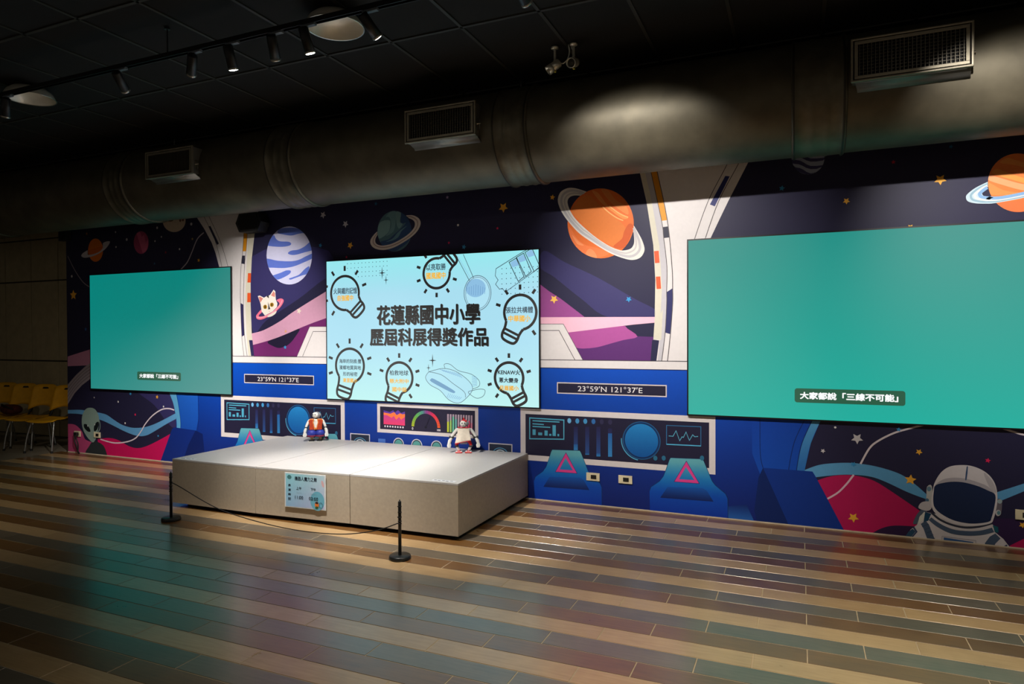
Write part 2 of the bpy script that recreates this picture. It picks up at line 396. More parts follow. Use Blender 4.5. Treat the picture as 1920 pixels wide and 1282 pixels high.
e.wall(cr(c8((380, 618), (500, 605), (600, 625), (680, 670), (750, 705), (830, 720), (920, 700), (1050, 640), (1230, 540)), 5)+c8((1230, 900), (1090, 960), (380, 960)), (205, 15, 92)); e.build('magenta_hill', mural, M_PRINT)
e = el(0.0015)
e.wall(cr(c8((-60, 450), (50, 447), (130, 460), (200, 530), (240, 620), (330, 660), (400, 700)), 5)+c8((400, 960), (-60, 960)), (188, 72, 122)); e.build('rose_hill', mural, M_PRINT)
e = el(0.0018); e.wline(cr(c8((410, 620), (560, 660), (700, 650), (800, 610), (860, 540), (920, 440), (1000, 350), (1100, 285), (1180, 275), (1240, 292)), 6), 0.016, (228, 214, 226)); e.build('white_curve', mural, M_PRINT)
e = el(0.0018); e.wline(cr([(127, 480), (140, 506), (155, 528), (168, 538), (176, 543)], 6), 0.012, (150, 140, 150)); e.build('white_curve', mural, M_PRINT)
e = el(0.0018); e.wline(cr([(382, 436), (370, 448), (360, 472), (352, 490), (344, 500), (336, 508)], 6), 0.014, (190, 180, 190)); e.build('white_curve', mural, M_PRINT)
# alien
e = el(0.0020)
e.wall(cr(c8((330, 640), (420, 670), (460, 720), (485, 800), (485, 860), (230, 860), (240, 770), (275, 710)), 4, True), (46, 52, 56))
e.wall(cr(c8((290, 265), (345, 280), (382, 335), (395, 400), (387, 480), (372, 570), (350, 630), (325, 655), (295, 635), (250, 580), (215, 510), (200, 430), (207, 350), (240, 285)), 4, True), (142, 166, 158))
e.wall(cr(c8((225, 450), (260, 455), (290, 500), (296, 535), (262, 530), (228, 490)), 4, True), (20, 28, 32)); e.wall(cr(c8((340, 470), (365, 430), (388, 425), (388, 470), (365, 520), (338, 525)), 4, True), (20, 28, 32))
e.wall(c8((262, 458), (272, 462), (272, 480), (264, 476)), (210, 216, 216)); e.wall(c8((342, 452), (350, 444), (352, 456), (344, 466)), (210, 216, 216))
e.wline(cr(c8((392, 395), (405, 440), (404, 500), (385, 540)), 5), 0.012, (142, 166, 158)); e.build('alien', mural, M_PRINT)
# -- blue console base with gradient
e = el(0.0022)
blue = grad(0.0, (14, 34, 112), 1.3, (6, 78, 190))
e.wall([(330, 690), (437, 679.5), (1291, 694), (1425, 700), (1425, 1000), (330, 880)], blue, bands=10); e.build('blue_console', mural, M_PRINT)
e = el(0.0024)
col = grad(0.2, (18, 72, 172), 1.0, (30, 98, 200))
e.wall(cr(c8((1150, -120), (1185, 90), (1230, 220), (1265, 400), (1268, 520)), 5)+c8((1480, 560), (1510, 400), (1500, -120)), col, bands=6)
e.wall(cr(c8((1150, -120), (1185, 90), (1230, 220), (1265, 400), (1268, 500)), 5)+list(reversed(cr(c8((1195, -120), (1255, 90), (1285, 220), (1310, 400), (1310, 500)), 5))), (92, 166, 214))
for q in (((1255, 60), (1285, 220), (1310, 400), (1312, 520)), ((1500, 60), (1512, 220), (1515, 400), (1500, 520))): e.wline(cr(c8(*q), 5), 0.006, (10, 40, 110))
e.wall(c8((1215, 505), (1240, 485), (1480, 520), (1400, 680), (1340, 860), (1225, 960), (1070, 960)), (14, 44, 128)); e.wall(c8((1480, 520), (1560, 560), (1600, 960), (1300, 960), (1340, 860), (1400, 680)), (8, 30, 96))
e.build('console_column', mural, M_PRINT)
cR = crop(1380, 760, 3.556)
# right ground
e = el(0.0012)
e.wall(cr(cR((440, 440), (470, 425), (560, 395), (680, 383), (800, 385), (950, 410), (1100, 460), (1200, 530), (1290, 610)), 5)+cr(cR((1290, 632), (1150, 580), (1000, 510), (900, 475), (780, 462), (650, 465), (440, 490)), 5), (92, 160, 208)); e.build('light_blue_wave', mural, M_PRINT)
e = el(0.0012); e.wall(cR((1700, 600), (1740, 578), (1920, 520), (2060, 470), (2060, 520), (1920, 572), (1750, 642)), (92, 160, 208)); e.build('light_blue_wave', mural, M_PRINT)
e = el(0.0013); e.wall(cr(cR((480, 520), (545, 498), (620, 475), (700, 464), (800, 468), (920, 502), (1050, 582), (1230, 705)), 5)+cR((1260, 1000), (480, 1000)), (186, 22, 88)); e.build('magenta_hill', mural, M_PRINT)
e = el(0.0014); e.wall(cr(cR((880, 880), (910, 850), (980, 815), (1060, 800), (1200, 806)), 5)+cR((1200, 1000), (880, 1000)), (48, 28, 66))
e.wall(cr(cR((1690, 770), (1760, 752), (1850, 756), (1920, 772), (2300, 800)), 5)+cR((2300, 1100), (1690, 1100)), (52, 32, 74)); e.build('purple_ground', mural, M_PRINT)
e = el(0.0016); e.wall(cR((1800, 955), (1830, 932), (1920, 888), (2300, 760), (2300, 1100), (1800, 1100)), (186, 22, 88)); e.build('magenta_hill', mural, M_PRINT)
e = el(0.0018); e.wline(cr(cR((1330, 110), (1290, 120), (1150, 155), (1050, 185), (950, 235), (890, 285), (830, 390)), 6), 0.014, (220, 208, 214)); e.wline(cr(cR((785, 462), (740, 520), (680, 580), (610, 622)), 6), 0.014, (226, 190, 206)); e.build('white_curve', mural, M_PRINT)
e = el(0.0018); e.wline(cr(cR((1700, 128), (1755, 145), (1850, 175), (1920, 195), (2050, 215)), 6), 0.014, (220, 208, 214)); e.build('white_curve', mural, M_PRINT)
# right console column
e = el(0.0024)
e.wall(cR((105, -40), (105, 75), (108, 320), (165, 470), (200, 560), (420, 560), (465, 400), (500, 250), (570, 90), (640, -40)), grad(0.35, (16, 76, 180), 1.0, (10, 60, 160)), bands=6)
e.wall(cr(cR((440, 520), (465, 400), (500, 250), (570, 90), (640, -40)), 5)+list(reversed(cr(cR((400, 480), (408, 400), (440, 250), (512, 90), (590, -40)), 5))), grad(0.4, (36, 100, 178), 0.95, (92, 166, 210)), bands=5)
for q in (((160, 70), (162, 320), (180, 415)), ((460, 90), (390, 240), (355, 400), (352, 440)), ((512, 90), (440, 250), (408, 400), (402, 460))): e.wline(cr(cR(*q), 5), 0.006, (10, 40, 106))
e.wall(cR((180, 415), (510, 440), (540, 490), (740, 870), (360, 860)), (12, 52, 140)); e.wall(cR((180, 415), (150, 480), (122, 700), (150, 860), (372, 860)), (8, 36, 100))
e.build('console_column', mural, M_PRINT)
# -- window ledge and window scenery
c3 = crop(420, 500, 6.41); c1k = crop(1000, 560, 6.4); c6 = crop(900, 300, 4.0); c4t = crop(1160, 0, 2.526); c2 = crop(280, 380, 8.545)
e = el(0.0010); e.wall(c3((330, 942), (350, 942), (540, 885), (700, 828), (1000, 700), (1245, 610), (1500, 520), (1500, 1075), (330, 1075)), (112, 40, 104), bands=0)
e.wall(cr(c3((525, 900), (600, 958), (680, 975), (780, 930), (850, 850), (905, 745), (700, 828)), 4, True), (34, 28, 54)); e.build('purple_hill', mural, M_PRINT)
e = el(0.0012); e.wall(cr(c3((325, 803), (480, 760), (680, 650), (850, 530), (1245, 285), (1500, 130)), 5)+cr(c3((1500, 520), (1245, 610), (1000, 700), (700, 828), (540, 885), (330, 945)), 5), (212, 158, 186)); e.build('pink_band', mural, M_PRINT)
e = el(0.0010); e.wall(c1k((-200, -330), (78, -176), (190, -90), (330, 0), (620, 222), (-200, 222)), (152, 74, 142)); e.build('purple_hill', mural, M_PRINT)
e = el(0.0012); e.wall(c1k((540, 590), (700, 588), (900, 543), (1250, 450), (1530, 460), (1520, 760), (300, 760), (420, 402)), (92, 46, 112))
e.wall(cr(c1k((400, 405), (700, 370), (1060, 325), (1130, 358), (1250, 455), (1080, 495), (900, 545), (780, 578), (680, 592), (560, 595), (480, 560)), 3, True), (172, 82, 152)); e.build('purple_hill', mural, M_PRINT)
e = el(0.0013); e.wall(c1k((-200, 222), (1530, 217), (1530, 280), (1200, 310), (420, 404), (-200, 404)), (240, 186, 206)); e.build('pink_band', mural, M_PRINT)
e = el(0.0014); e.wall(c1k((1425, 495), (1530, 495), (1530, 760), (1405, 760)), (40, 40, 72)); e.build('navy_panel', mural, M_PRINT)
e = el(0.0016); e.wall(c3((1030, 720), (1500, 718), (1500, 1085), (875, 1085)), WHT); e.wline(c3((1500, 778), (1070, 778), (945, 1075)), 0.006, LN); e.wline(c3((1500, 718), (1030, 720), (878, 1075)), 0.004, LN); e.build('console_desk', mural, M_PRINT)
e = el(0.0016); e.wall(c1k((-300, 303), (360, 303), (600, 750), (-300, 750)), WHT); e.wline(c1k((-300, 380), (308, 380), (505, 745)), 0.006, LN); e.wline(c1k((-300, 303), (360, 303), (600, 745)), 0.005, LN); e.build('console_desk', mural, M_PRINT)
# arches
def strips(e, quads, col):
    for q in quads: e.wall(q, col)
e = el(0.0018)
e.wall([(352, 380), (362, 398), (370, 409), (383, 429), (397, 455), (404, 474), (411, 500), (420, 545), (428, 600), (432, 668), (476, 668), (473, 640), (472, 625), (470, 570), (470, 531), (472, 485), (478, 433), (487, 380)], WHT)
e.wall([(466, 430), (478, 430), (472, 485), (470, 531), (470, 570), (472, 625), (476, 668), (466, 668), (462, 625), (460, 570), (461, 520)], CREAM)
e.wline(cr([(375, 390), (384, 409), (403, 450), (416, 500), (424, 545)], 5), 0.006, LN); e.wline(cr([(385, 390), (393, 408), (412, 450), (427, 498), (434, 540)], 5), 0.006, LN)
e.wall(c2((945, 378), (980, 372), (1115, 655), (1085, 675)), (40, 38, 70))
e.wall([(457, 431), (465, 430), (461.5, 471), (455, 471)], (226, 148, 24)); e.wall([(454, 479), (459.5, 479), (459, 495), (453, 494)], (44, 44, 62))
e.wall([(451, 568), (456.5, 571), (458.5, 628), (453.5, 631)], (48, 44, 86))
e.wline(cr([(458, 425), (455, 471), (452, 500), (450.8, 540), (451, 568), (453.5, 631), (457.5, 668)], 4), 0.006, LN); e.wline(cr([(465, 425), (461.5, 471), (458.5, 500), (456.5, 568), (458.5, 628), (463.5, 668)], 4), 0.006, LN)
for q in ([(465, 512), (470.8, 512), (470.3, 529.5), (464, 529.5)], [(464, 549), (470.2, 549), (470.3, 566.5), (463.5, 566.5)]): e.wall(q, (226, 88, 40))
e.wall([(467, 637.5), (473.5, 637.5), (476.5, 667), (471, 667)], (48, 44, 86)); e.build('hull_arch', mural, M_PRINT)
e = el(0.0018)
lb = c6((1180, 0), (1200, 100), (1250, 320), (1300, 640), (1315, 900), (1310, 1180))+c1k((1465, 120), (1440, 490), (1510, 500), (1475, 760))
e.wall(lb+[(1296, 678), (1296, 520), (1310, 490), (1334, 443), (1350, 409), (1366, 376), (1401.5, 307), (1415, 280)], WHT)
e.wall(c6((1180, 0), (1200, 100), (1250, 320), (1300, 640), (1315, 900), (1310, 1180))+c1k((1465, 120), (1440, 490), (1535, 490), (1555, 120))+c6((1365, 950), (1345, 640), (1290, 320), (1240, 100), (1222, 0)), CREAM)
e.wall(c6((1222, 0), (1240, 100), (1290, 320), (1345, 640), (1365, 950), (1355, 1150))+c1k((1555, 120), (1535, 490), (1515, 500), (1490, 750), (1540, 750), (1582, 405), (1600, 0))+c6((1400, 985), (1402, 800), (1378, 585), (1362, 455), (1283, 95), (1262, 0)), LAV)
e.wall(c6((1262, 0), (1283, 95), (1330, 92), (1310, 0)), (226, 148, 24)); e.wall(c6((1283, 95), (1330, 92), (1405, 450), (1362, 455)), (230, 152, 28)); e.wall(c6((1368, 503), (1412, 497), (1418, 580), (1378, 585)), (44, 44, 66))
e.wall(c6((1400, 990), (1443, 962), (1446, 1120), (1400, 1120))+[], (48, 50, 100)); e.wall(c6((1400, 1110), (1446, 1110))+c1k((1672, 60), (1645, 425), (1582, 405), (1600, 60)), (48, 50, 100))
e.wline(cr(c6((1310, 0), (1330, 92), (1405, 450), (1440, 800), (1445, 960))+c1k((1672, 60), (1645, 425), (1610, 750)), 4), 0.007, LN); e.wline(cr(c6((1262, 0), (1283, 95), (1362, 455), (1378, 585), (1402, 800), (1400, 985))+c1k((1600, 60), (1582, 405), (1540, 750)), 4), 0.006, LN)
for q in (((1305, 683), (1340, 680), (1347, 770), (1312, 773)), ((1318, 875), (1352, 873), (1358, 965), (1325, 967))): e.wall(c6(*q), (232, 92, 52))
e.wline(cr(c4t((545, 700), (510, 785), (425, 950), (360, 1130), (340, 1200)), 5), 0.006, LN); e.wline(cr(c4t((605, 700), (565, 780), (475, 950), (410, 1130), (390, 1200)), 5), 0.006, LN)
e.wall(c4t((505, 833), (526, 835), (455, 977), (432, 968)), (44, 50, 110)); e.build('hull_arch', mural, M_PRINT)
e = el(0.0026); e.wall([(430, 667.4), (1296, 677.5), (1296, 694), (430, 679.5)], WHT); e.wline([(430, 667.4), (1296, 677.5)], 0.007, (70, 66, 70)); e.wline([(430, 679.5), (1296, 694)], 0.007, (40, 44, 80)); e.build('window_ledge', mural, M_PRINT)
# coordinates plates
for dx in (0.0, -PER+0.005):
    e = el(0.0026); x0, x1, z0, z1 = -2.099+dx, -1.075+dx, 1.022, 1.129
    e.poly([(x0, z0), (x1, z0), (x1, z1), (x0, z1)], (214, 204, 204)); t = 0.010; e.poly([(x0+t, z0+t), (x1-t, z0+t), (x1-t, z1-t), (x0+t, z1-t)], (36, 34, 58))
    e.text('23°59′N 121°37′E', x0+0.205, z0+0.028, x1-0.215, z1-0.028, (236, 232, 232), 0.006); e.build('coordinates_plate', mural, M_PRINT)
# instrument panels (right one traced, left one a repeat)
k7 = crop(960, 600, 3.204)
def panel(dx):
    def T(*p): return [(W(u, v)[0]+dx, W(u, v)[1]) for u, v in k7(*p)]
    e = el(0.0026); x0, x1, z0, z1 = -2.472+dx, -0.663+dx, 0.372, 0.868; t = 0.052
    e.poly([(x0, z0), (x1, z0), (x1, z1), (x0, z1)], (220, 212, 212)); e.poly([(x0+t, z0+t), (x1-t, z0+t), (x1-t, z1-t), (x0+t, z1-t)], INK)
    # bar chart screen
    CY = (86, 178, 210); pts = T((107, 587), (312, 600), (312, 715), (107, 712)); e.line(pts, 0.010, CY, True)
    e.line(T((124, 604), (286, 612)), 0.010, CY); e.line(T((124, 622), (192, 627)), 0.010, CY); e.line(T((124, 638), (230, 644)), 0.010, CY)
    for a, b, h in ((124, 143, 655), (158, 182, 674), (196, 215, 662), (224, 237, 682), (244, 264, 630), (274, 284, 683)): e.poly(T((a, h), (b, h+1), (b, 690+(a-124)*.05), (a, 689+(a-124)*.05)), (80, 168, 200))
    for i, cx in enumerate((345, 393, 441, 490, 540, 590)):
        c = (110, 178, 226) if i == 0 else (70, 150, 205) if i < 3 else (52, 110, 176) if i == 3 else (50, 48, 80)
        p = T((cx, 604+i*1.6)); e.poly(ellipse(p[0][0], p[0][1], 0.019, 0.024, 20), c)
    for a, h0, h1, hl in ((372, 640, 780, 745), (441, 640, 808, 800), (508, 640, 818, 800), (578, 650, 820, 680)):
        q = T((a, h0), (a+24, h0), (a+24, h1), (a, h1)); e.poly(q, grad(q[2][1], (46, 82, 146), q[0][1], (40, 38, 78)), bands=4)
        q = T((a, hl), (a+24, hl), (a+24, h1), (a, h1)); e.poly(q, grad(q[2][1], (56, 134, 196), q[0][1], (40, 96, 164)), bands=3)
    c = T((778, 723))[0]; r = 0.150
    e.line(ellipse(c[0], c[1], r+0.018, r+0.018, 44), 0.006, (44, 96, 140), True); e.line(ellipse(c[0]-0.004, c[1], r+0.028, r+0.028, 20, 0, math.pi*0.98, math.pi*1.45), 0.008, (80, 170, 214))
    e.poly(ellipse(c[0], c[1], r, r, 44), grad(c[1]-r, (16, 84, 156), c[1]+r, (36, 130, 196)), bands=6)
    e.line(ellipse(c[0], c[1], r+0.010, r+0.010, 44), 0.010, (12, 56, 110), True)
    q = T((929, 632), (1135, 640), (1135, 755), (929, 745)); e.line(q, 0.006, (52, 110, 160), True); e.line([q[3], q[2]], 0.009, (86, 178, 220))
    e.line(T((942, 695), (968, 697), (986, 664), (1008, 724), (1022, 700), (1030, 704), (1046, 672), (1066, 722), (1086, 688), (1098, 700), (1118, 698)), 0.006, (92, 170, 200))
    for a in (862, 912, 1142): p = T((a, 828))[0]; e.poly(ellipse(p[0], p[1], 0.018, 0.022, 18), (44, 108, 142))
    e.build('instrument_panel', mural, M_PRINT)
panel(0.0); panel(-PER+0.008)
# pilot seats
def seat(dx):
    def T(*p): return [(W(u, v)[0]+dx, W(u, v)[1]) for u, v in k7(*p)]
    e = el(0.0050)
    o = T((243, 777), (408, 783), (416, 796), (440, 858), (458, 905), (474, 928), (528, 976), (540, 1004), (542, 1160), (138, 1130), (134, 962), (142, 940), (186, 908), (206, 880), (222, 835), (236, 790))
    def g(x, z):
        st = ((0.0, (4, 52, 160)), (0.18, (6, 74, 178)), (0.32, (30, 122, 190)), (0.46, (96, 170, 184)), (0.6, (110, 178, 186)))
        for (a, ca), (b, cb) in zip(st, st[1:]):
            if z <= b: t = max(0, (z-a)/(b-a)); return tuple(ca[i]+(cb[i]-ca[i])*t for i in range(3))
        return st[-1][1]
    e.poly(o, g, bands=14); e.line(o[:9], 0.004, (16, 54, 96)); e.line(o[10:]+[o[0]], 0.004, (16, 54, 96))
    a = T((325, 795), (392, 920), (262, 910)); b = T((323, 827), (367, 901), (287, 896)); 
    for i in range(3): e.poly([a[i], a[(i+1) % 3], b[(i+1) % 3], b[i]], (222, 66, 146))
    e.line(a, 0.004, (70, 40, 110), True)
    e.poly(T((228, 939), (410, 945), (432, 960), (466, 1020), (190, 1000)), grad(0.12, (10, 26, 84), 0.24, (22, 84, 170)), bands=4)
    e.build('pilot_seat', mural, M_PRINT)
s2 = W(960+1048/3.204, 600+845/3.204)[0]-W(960+325/3.204, 600+795/3.204)[0]
for dx in (0.0, s2, -PER, -PER+s2): seat(dx)
# floor-level glow patches of the console
e = el(0.0046); e.wall([(1364, 949), (1400, 946), (1420, 990), (1364, 990)], grad(0.0, (40, 104, 186), 0.14, (12, 40, 110)), bands=4); e.build('console_step', mural, M_PRINT)
# centre panel
k9 = crop(690, 740, 8.348)
e = el(0.0026); x0, x1, z0, z1 = -4.122, -2.925, 0.547, 0.858; t = 0.036
e.poly([(x0, z0), (x1, z0), (x1, z1), (x0, z1)], (214, 204, 204)); e.poly([(x0+t, z0+t), (x1-t, z0+t), (x1-t, z1-t), (x0+t, z1-t)], (38, 34, 58))
e.wall(k9((245, 240), (300, 258), (340, 270), (395, 240), (420, 275), (470, 240), (520, 285), (578, 262), (578, 480), (245, 455)), (92, 60, 156))
e.wall(k9((245, 275), (290, 285), (350, 296), (410, 270), (450, 318), (500, 290), (540, 305), (578, 300), (578, 480), (245, 455)), (250, 120, 66))
e.wall(k9((245, 315), (300, 320), (370, 360), (405, 330), (440, 392), (485, 345), (520, 390), (578, 345), (578, 482), (245, 458)), grad(0.60, (240, 60, 96), 0.75, (190, 70, 150)), bands=3)
for i in range(8): p = W(*k9((270+40*i, 490+2.8*i))[0]); e.poly(ellipse(p[0], p[1], 0.010, 0.010, 10), (226, 220, 226))
gc = W(*k9((908, 505))[0]); RO = (W(*k9((908, 245))[0])[1]-gc[1])
stops = [(0, (196, 210, 40)), (0.25, (110, 190, 90)), (0.42, (90, 170, 160)), (0.52, (150, 70, 150)), (0.7, (240, 50, 90)), (1, (255, 110, 50))]
for i in range(38):
    t = i/37
    for (a, ca), (b, cb) in zip(stops, stops[1:]):
        if a <= t <= b: q = (t-a)/(b-a); cc = tuple(ca[m]+(cb[m]-ca[m])*q for m in range(3))
    a0 = math.pi*(1-(i+0.16)/38); a1 = math.pi*(1-(i+0.84)/38)
    e.poly([(gc[0]+r*math.cos(a), gc[1]+r*math.sin(a)) for r, a in ((RO*.81, a0), (RO, a0), (RO, a1), (RO*.81, a1))], cc)
e.poly(ellipse(gc[0], gc[1], 0.013, 0.013, 14), (18, 18, 30)); e.poly([(gc[0]-0.006, gc[1]), (gc[0]+0.006, gc[1]), (gc[0]+0.055, gc[1]+0.12)], (26, 24, 42))
e.wtext('0', k9((690, 505))[0], k9((712, 545))[0], (236, 232, 236), 0.02); e.wtext('100', k9((1085, 535))[0], k9((1138, 570))[0], (236, 232, 236), 0.02)
bc = [(196, 206, 60), (160, 196, 110), (110, 190, 160), (110, 176, 176), (170, 130, 170), (200, 120, 160), (226, 80, 130), (226, 80, 130), (230, 70, 110), (200, 120, 140)]
for i in range(10):
    xx = 1243+41*i; q = k9((xx, 300+2.3*i), (xx+27, 301+2.3*i), (xx+27, 582+3*i), (xx, 580+3*i)); e.wall(q, (172, 150, 166))
    hh = (420, 400, 340, 380, 520, 470, 460, 420, 410, 440)[i]; e.wall(k9((xx, hh), (xx+27, hh), (xx+27, 582+3*i), (xx, 580+3*i)), bc[i])
e.build('instrument_panel', mural, M_PRINT)
e = el(0.0026); e.wall(k9((160, 685), (272, 690), (272, 760), (160, 755)), (70, 110, 190)); e.build('console_button', mural, M_PRINT)
for a, b in ((480, 770), (765, 790), (1075, 815)):
    e = el(0.0026); p = W(*k9((a, b))[0]); e.poly(ellipse(p[0], p[1], 0.066, 0.066, 30), (196, 196, 206)); e.poly(ellipse(p[0], p[1], 0.056, 0.056, 30), (36, 44, 62)); e.poly(ellipse(p[0], p[1], 0.046, 0.046, 30), (84, 150, 146)); e.build('console_dial', mural, M_PRINT)
for u0_, v0_, u1_, v1_ in ((657, 811.5, 694, 850), (916, 829.5, 961, 875)):
    e = el(0.0026); a = W(u0_, v0_); b = W(u1_, v1_); e.poly([(a[0], b[1]), (b[0], b[1]), (b[0], a[1]), (a[0], a[1])], (206, 202, 212)); t = 0.010; e.poly([(a[0]+t, b[1]+t), (b[0]-t, b[1]+t), (b[0]-t, a[1]-t), (a[0]+t, a[1]-t)], (38, 46, 66))
    m = ((a[0]+b[0])/2, a[1]-0.115); e.line(ellipse(m[0], m[1], 0.085, 0.07, 16, 0, 0.3, 2.8), 0.008, (90, 150, 190)); e.line(ellipse(m[0], m[1], 0.06, 0.05, 16, 0, 0.3, 2.8), 0.010, (200, 216, 226)); e.build('console_screen', mural, M_PRINT)
# -- planets
kp = crop(480, 410, 9.86); e = el(0.0020)
e.wall(ellipse(542.4, 478.8, 42.6, 54.5, 48), (214, 214, 246)); BL = (98, 122, 214)
def inside(px, cx, cy, rx, ry):
    out = []
    for x, y in px:
        k = math.hypot((x-cx)/rx, (y-cy)/ry); out.append((cx+(x-cx)/k, cy+(y-cy)/k) if k > 1 else (x, y))
    return out
for q in (((440, 185), (650, 165), (820, 190), (910, 250), (780, 280), (650, 310), (500, 290), (400, 260)), ((325, 300), (370, 370), (440, 415), (600, 425), (650, 460), (610, 500), (440, 520), (200, 490), (240, 400)), ((1010, 420), (900, 510), (780, 570), (650, 590), (590, 635), (640, 665), (740, 665), (900, 620), (1060, 570), (1030, 480)), ((180, 740), (400, 775), (650, 785), (800, 755), (920, 695), (1060, 640), (1060, 720), (900, 800), (700, 880), (520, 910), (330, 905), (180, 885)), ((300, 1055), (450, 1000), (560, 955), (640, 960), (630, 1010), (540, 1070), (400, 1125), (310, 1090)), ((985, 880), (900, 930), (800, 1030), (680, 1080), (610, 1105), (640, 1125), (740, 1090), (860, 1045), (960, 1010))):
    e.wall(inside(cr(kp(*q), 4, True), 542.4, 478.8, 42.6, 54.5), BL)
e.build('striped_planet', mural, M_PRINT)
kt = crop(680, 380, 12.82); e = el(0.0020)
e.wall(ellipse(739.7, 433.4, 32, 38, 44), (78, 112, 122))
for q, c in ((((355, 690), (420, 470), (640, 420), (660, 560), (610, 720), (420, 860), (370, 800)), (122, 158, 160)), (((700, 190), (800, 230), (790, 460), (740, 690), (560, 800), (640, 690), (690, 520), (640, 350), (560, 330)), (104, 140, 146)), (((920, 240), (1080, 330), (1180, 600), (1120, 900), (900, 1090), (760, 1160), (500, 1100), (420, 950), (620, 880), (760, 760), (900, 640), (1040, 480), (920, 500)), (46, 74, 116)), (((1060, 560), (930, 690), (860, 820), (740, 900), (560, 940), (720, 860), (840, 720), (960, 620)), (96, 134, 148)), (((800, 230), (920, 240), (900, 460), (960, 510), (880, 620), (820, 520)), (112, 146, 150))):
    e.wall(inside(cr(kt(*q), 4, True), 739.7, 433.4, 32, 38), c)
ro = kt((1040, 305), (1200, 300), (1330, 360), (1390, 450), (1380, 560), (1300, 700), (1150, 840), (950, 970), (750, 1075), (550, 1130), (380, 1125), (250, 1070), (185, 970), (200, 870), (270, 770), (350, 690))
ri = kt((355, 770), (310, 860), (305, 940), (350, 1000), (450, 1030), (560, 1020), (700, 985), (880, 900), (1080, 770), (1200, 650), (1250, 560), (1250, 470), (1200, 410), (1110, 370))
e.wall(cr(ro, 4)+cr(ri, 4), (214, 200, 192)); rm = list(reversed(ri))
e.wline(cr([((rm[int(i*13/15)][0]+ro[i][0])/2, (rm[int(i*13/15)][1]+ro[i][1])/2) for i in range(16)], 4), 0.010, (160, 136, 128)); e.build('ringed_planet', mural, M_PRINT)
ks = crop(1030, 340, 8.01); e = el(0.0020); S = (1030+771/8.01, 340+630/8.01, 497/8.01, 525/8.01)
e.wall(ellipse(*S, 52), (232, 112, 44))
for q, c in ((((340, 420), (560, 200), (800, 400), (1100, 640), (1180, 820), (1060, 1000), (700, 830), (420, 560)), (226, 124, 52)), (((640, 140), (760, 300), (900, 420), (1100, 560), (1180, 540), (1000, 460), (860, 340), (740, 180)), (238, 146, 72)), (((780, 120), (880, 270), (1020, 400), (1180, 500), (1160, 380), (1000, 280), (880, 130)), (232, 136, 66)), (((1190, 640), (1260, 660), (1230, 800), (1120, 1000), (960, 980), (1090, 860), (1120, 760)), (206, 88, 30)), (((300, 680), (420, 860), (560, 960), (760, 1010), (900, 1080), (700, 1150), (480, 1090), (330, 900)), (240, 124, 66)), (((340, 800), (440, 900), (520, 960), (420, 940)), (248, 150, 96)), (((560, 1050), (610, 1010), (680, 1060), (710, 1150), (560, 1110)), (250, 146, 92))):
    e.wall(inside(cr(ks(*q), 4, True), *S), c)
for q in (((800, 380), (900, 470), (1020, 550), (1110, 588)), ((900, 370), (1020, 460), (1110, 510), (1185, 540))): e.wline(cr(ks(*q), 4), 0.010, (250, 182, 110))
so = ks((560, 155), (400, 105), (280, 100), (170, 160), (128, 270), (150, 380), (210, 500), (300, 620), (450, 780), (650, 920), (900, 1070), (1100, 1150), (1250, 1180), (1370, 1140), (1430, 1030), (1400, 900), (1340, 780), (1268, 660))
si = ks((1265, 770), (1275, 870), (1265, 950), (1220, 1010), (1130, 1035), (1050, 1030), (900, 970), (700, 840), (520, 690), (400, 570), (330, 470), (285, 370), (275, 290), (310, 235), (380, 212), (465, 215))
e.wall(cr(so, 4)+cr(si, 4), (224, 220, 214)); sm = list(reversed(si))
for k, w, c in ((0.35, 0.022, (190, 186, 190)), (0.7, 0.014, (196, 190, 190))): e.wline(cr([(so[i][0]+(sm[int(i*15/17)][0]-so[i][0])*k, so[i][1]+(sm[int(i*15/17)][1]-so[i][1])*k) for i in range(18)], 4), w, c)
e.build('ringed_planet', mural, M_PRINT)
kr = crop(1800, 270, 8.55); e = el(0.0020); S = (1800+930/8.55, 270+620/8.55, 481/8.55, 470/8.55)
e.wall(ellipse(*S, 52), (244, 132, 66))
for q, c in ((((440, 570), (700, 660), (1000, 740), (1420, 800), (1420, 700), (1000, 640), (700, 560), (480, 500)), (250, 172, 120)), (((520, 470), (800, 560), (1100, 640), (1420, 660), (1420, 580), (1100, 560), (800, 470), (600, 400)), (250, 160, 76)), (((640, 300), (900, 340), (1300, 440), (1300, 380), (900, 260), (760, 220)), (252, 160, 80)), (((450, 620), (700, 740), (1000, 790), (1000, 830), (700, 820), (480, 800)), (248, 150, 80)), (((600, 940), (800, 920), (1100, 880), (1300, 900), (1100, 1060), (900, 1090), (720, 1040)), (248, 120, 66))):
    e.wall(inside(cr(kr(*q), 4, True), *S), c)
ro = kr((445, 605), (250, 700), (120, 800), (95, 860), (130, 920), (250, 950), (400, 955), (570, 945), (1026, 860), (1300, 790), (1560, 690), (1760, 560), (1780, 480), (1700, 430), (1560, 430), (1410, 470))
ri = kr((1400, 540), (1520, 500), (1600, 520), (1580, 570), (1450, 640), (1200, 730), (1026, 775), (700, 840), (500, 850), (390, 835), (355, 800), (370, 770), (440, 715))
e.wall(cr(ro, 4)+cr(ri, 4), (200, 222, 234)); rm = list(reversed(ri))
for k, w, c in ((0.3, 0.014, (150, 186, 206)), (0.55, 0.016, (226, 230, 232)), (0.85, 0.022, (138, 180, 226))): e.wline(cr([(ro[i][0]+(rm[int(i*12/15)][0]-ro[i][0])*k, ro[i][1]+(rm[int(i*12/15)][1]-ro[i][1])*k) for i in range(16)], 4), w, c)
e.build('ringed_planet', mural, M_PRINT)
kl = crop(100, 400, 9.155); e = el(0.0020)
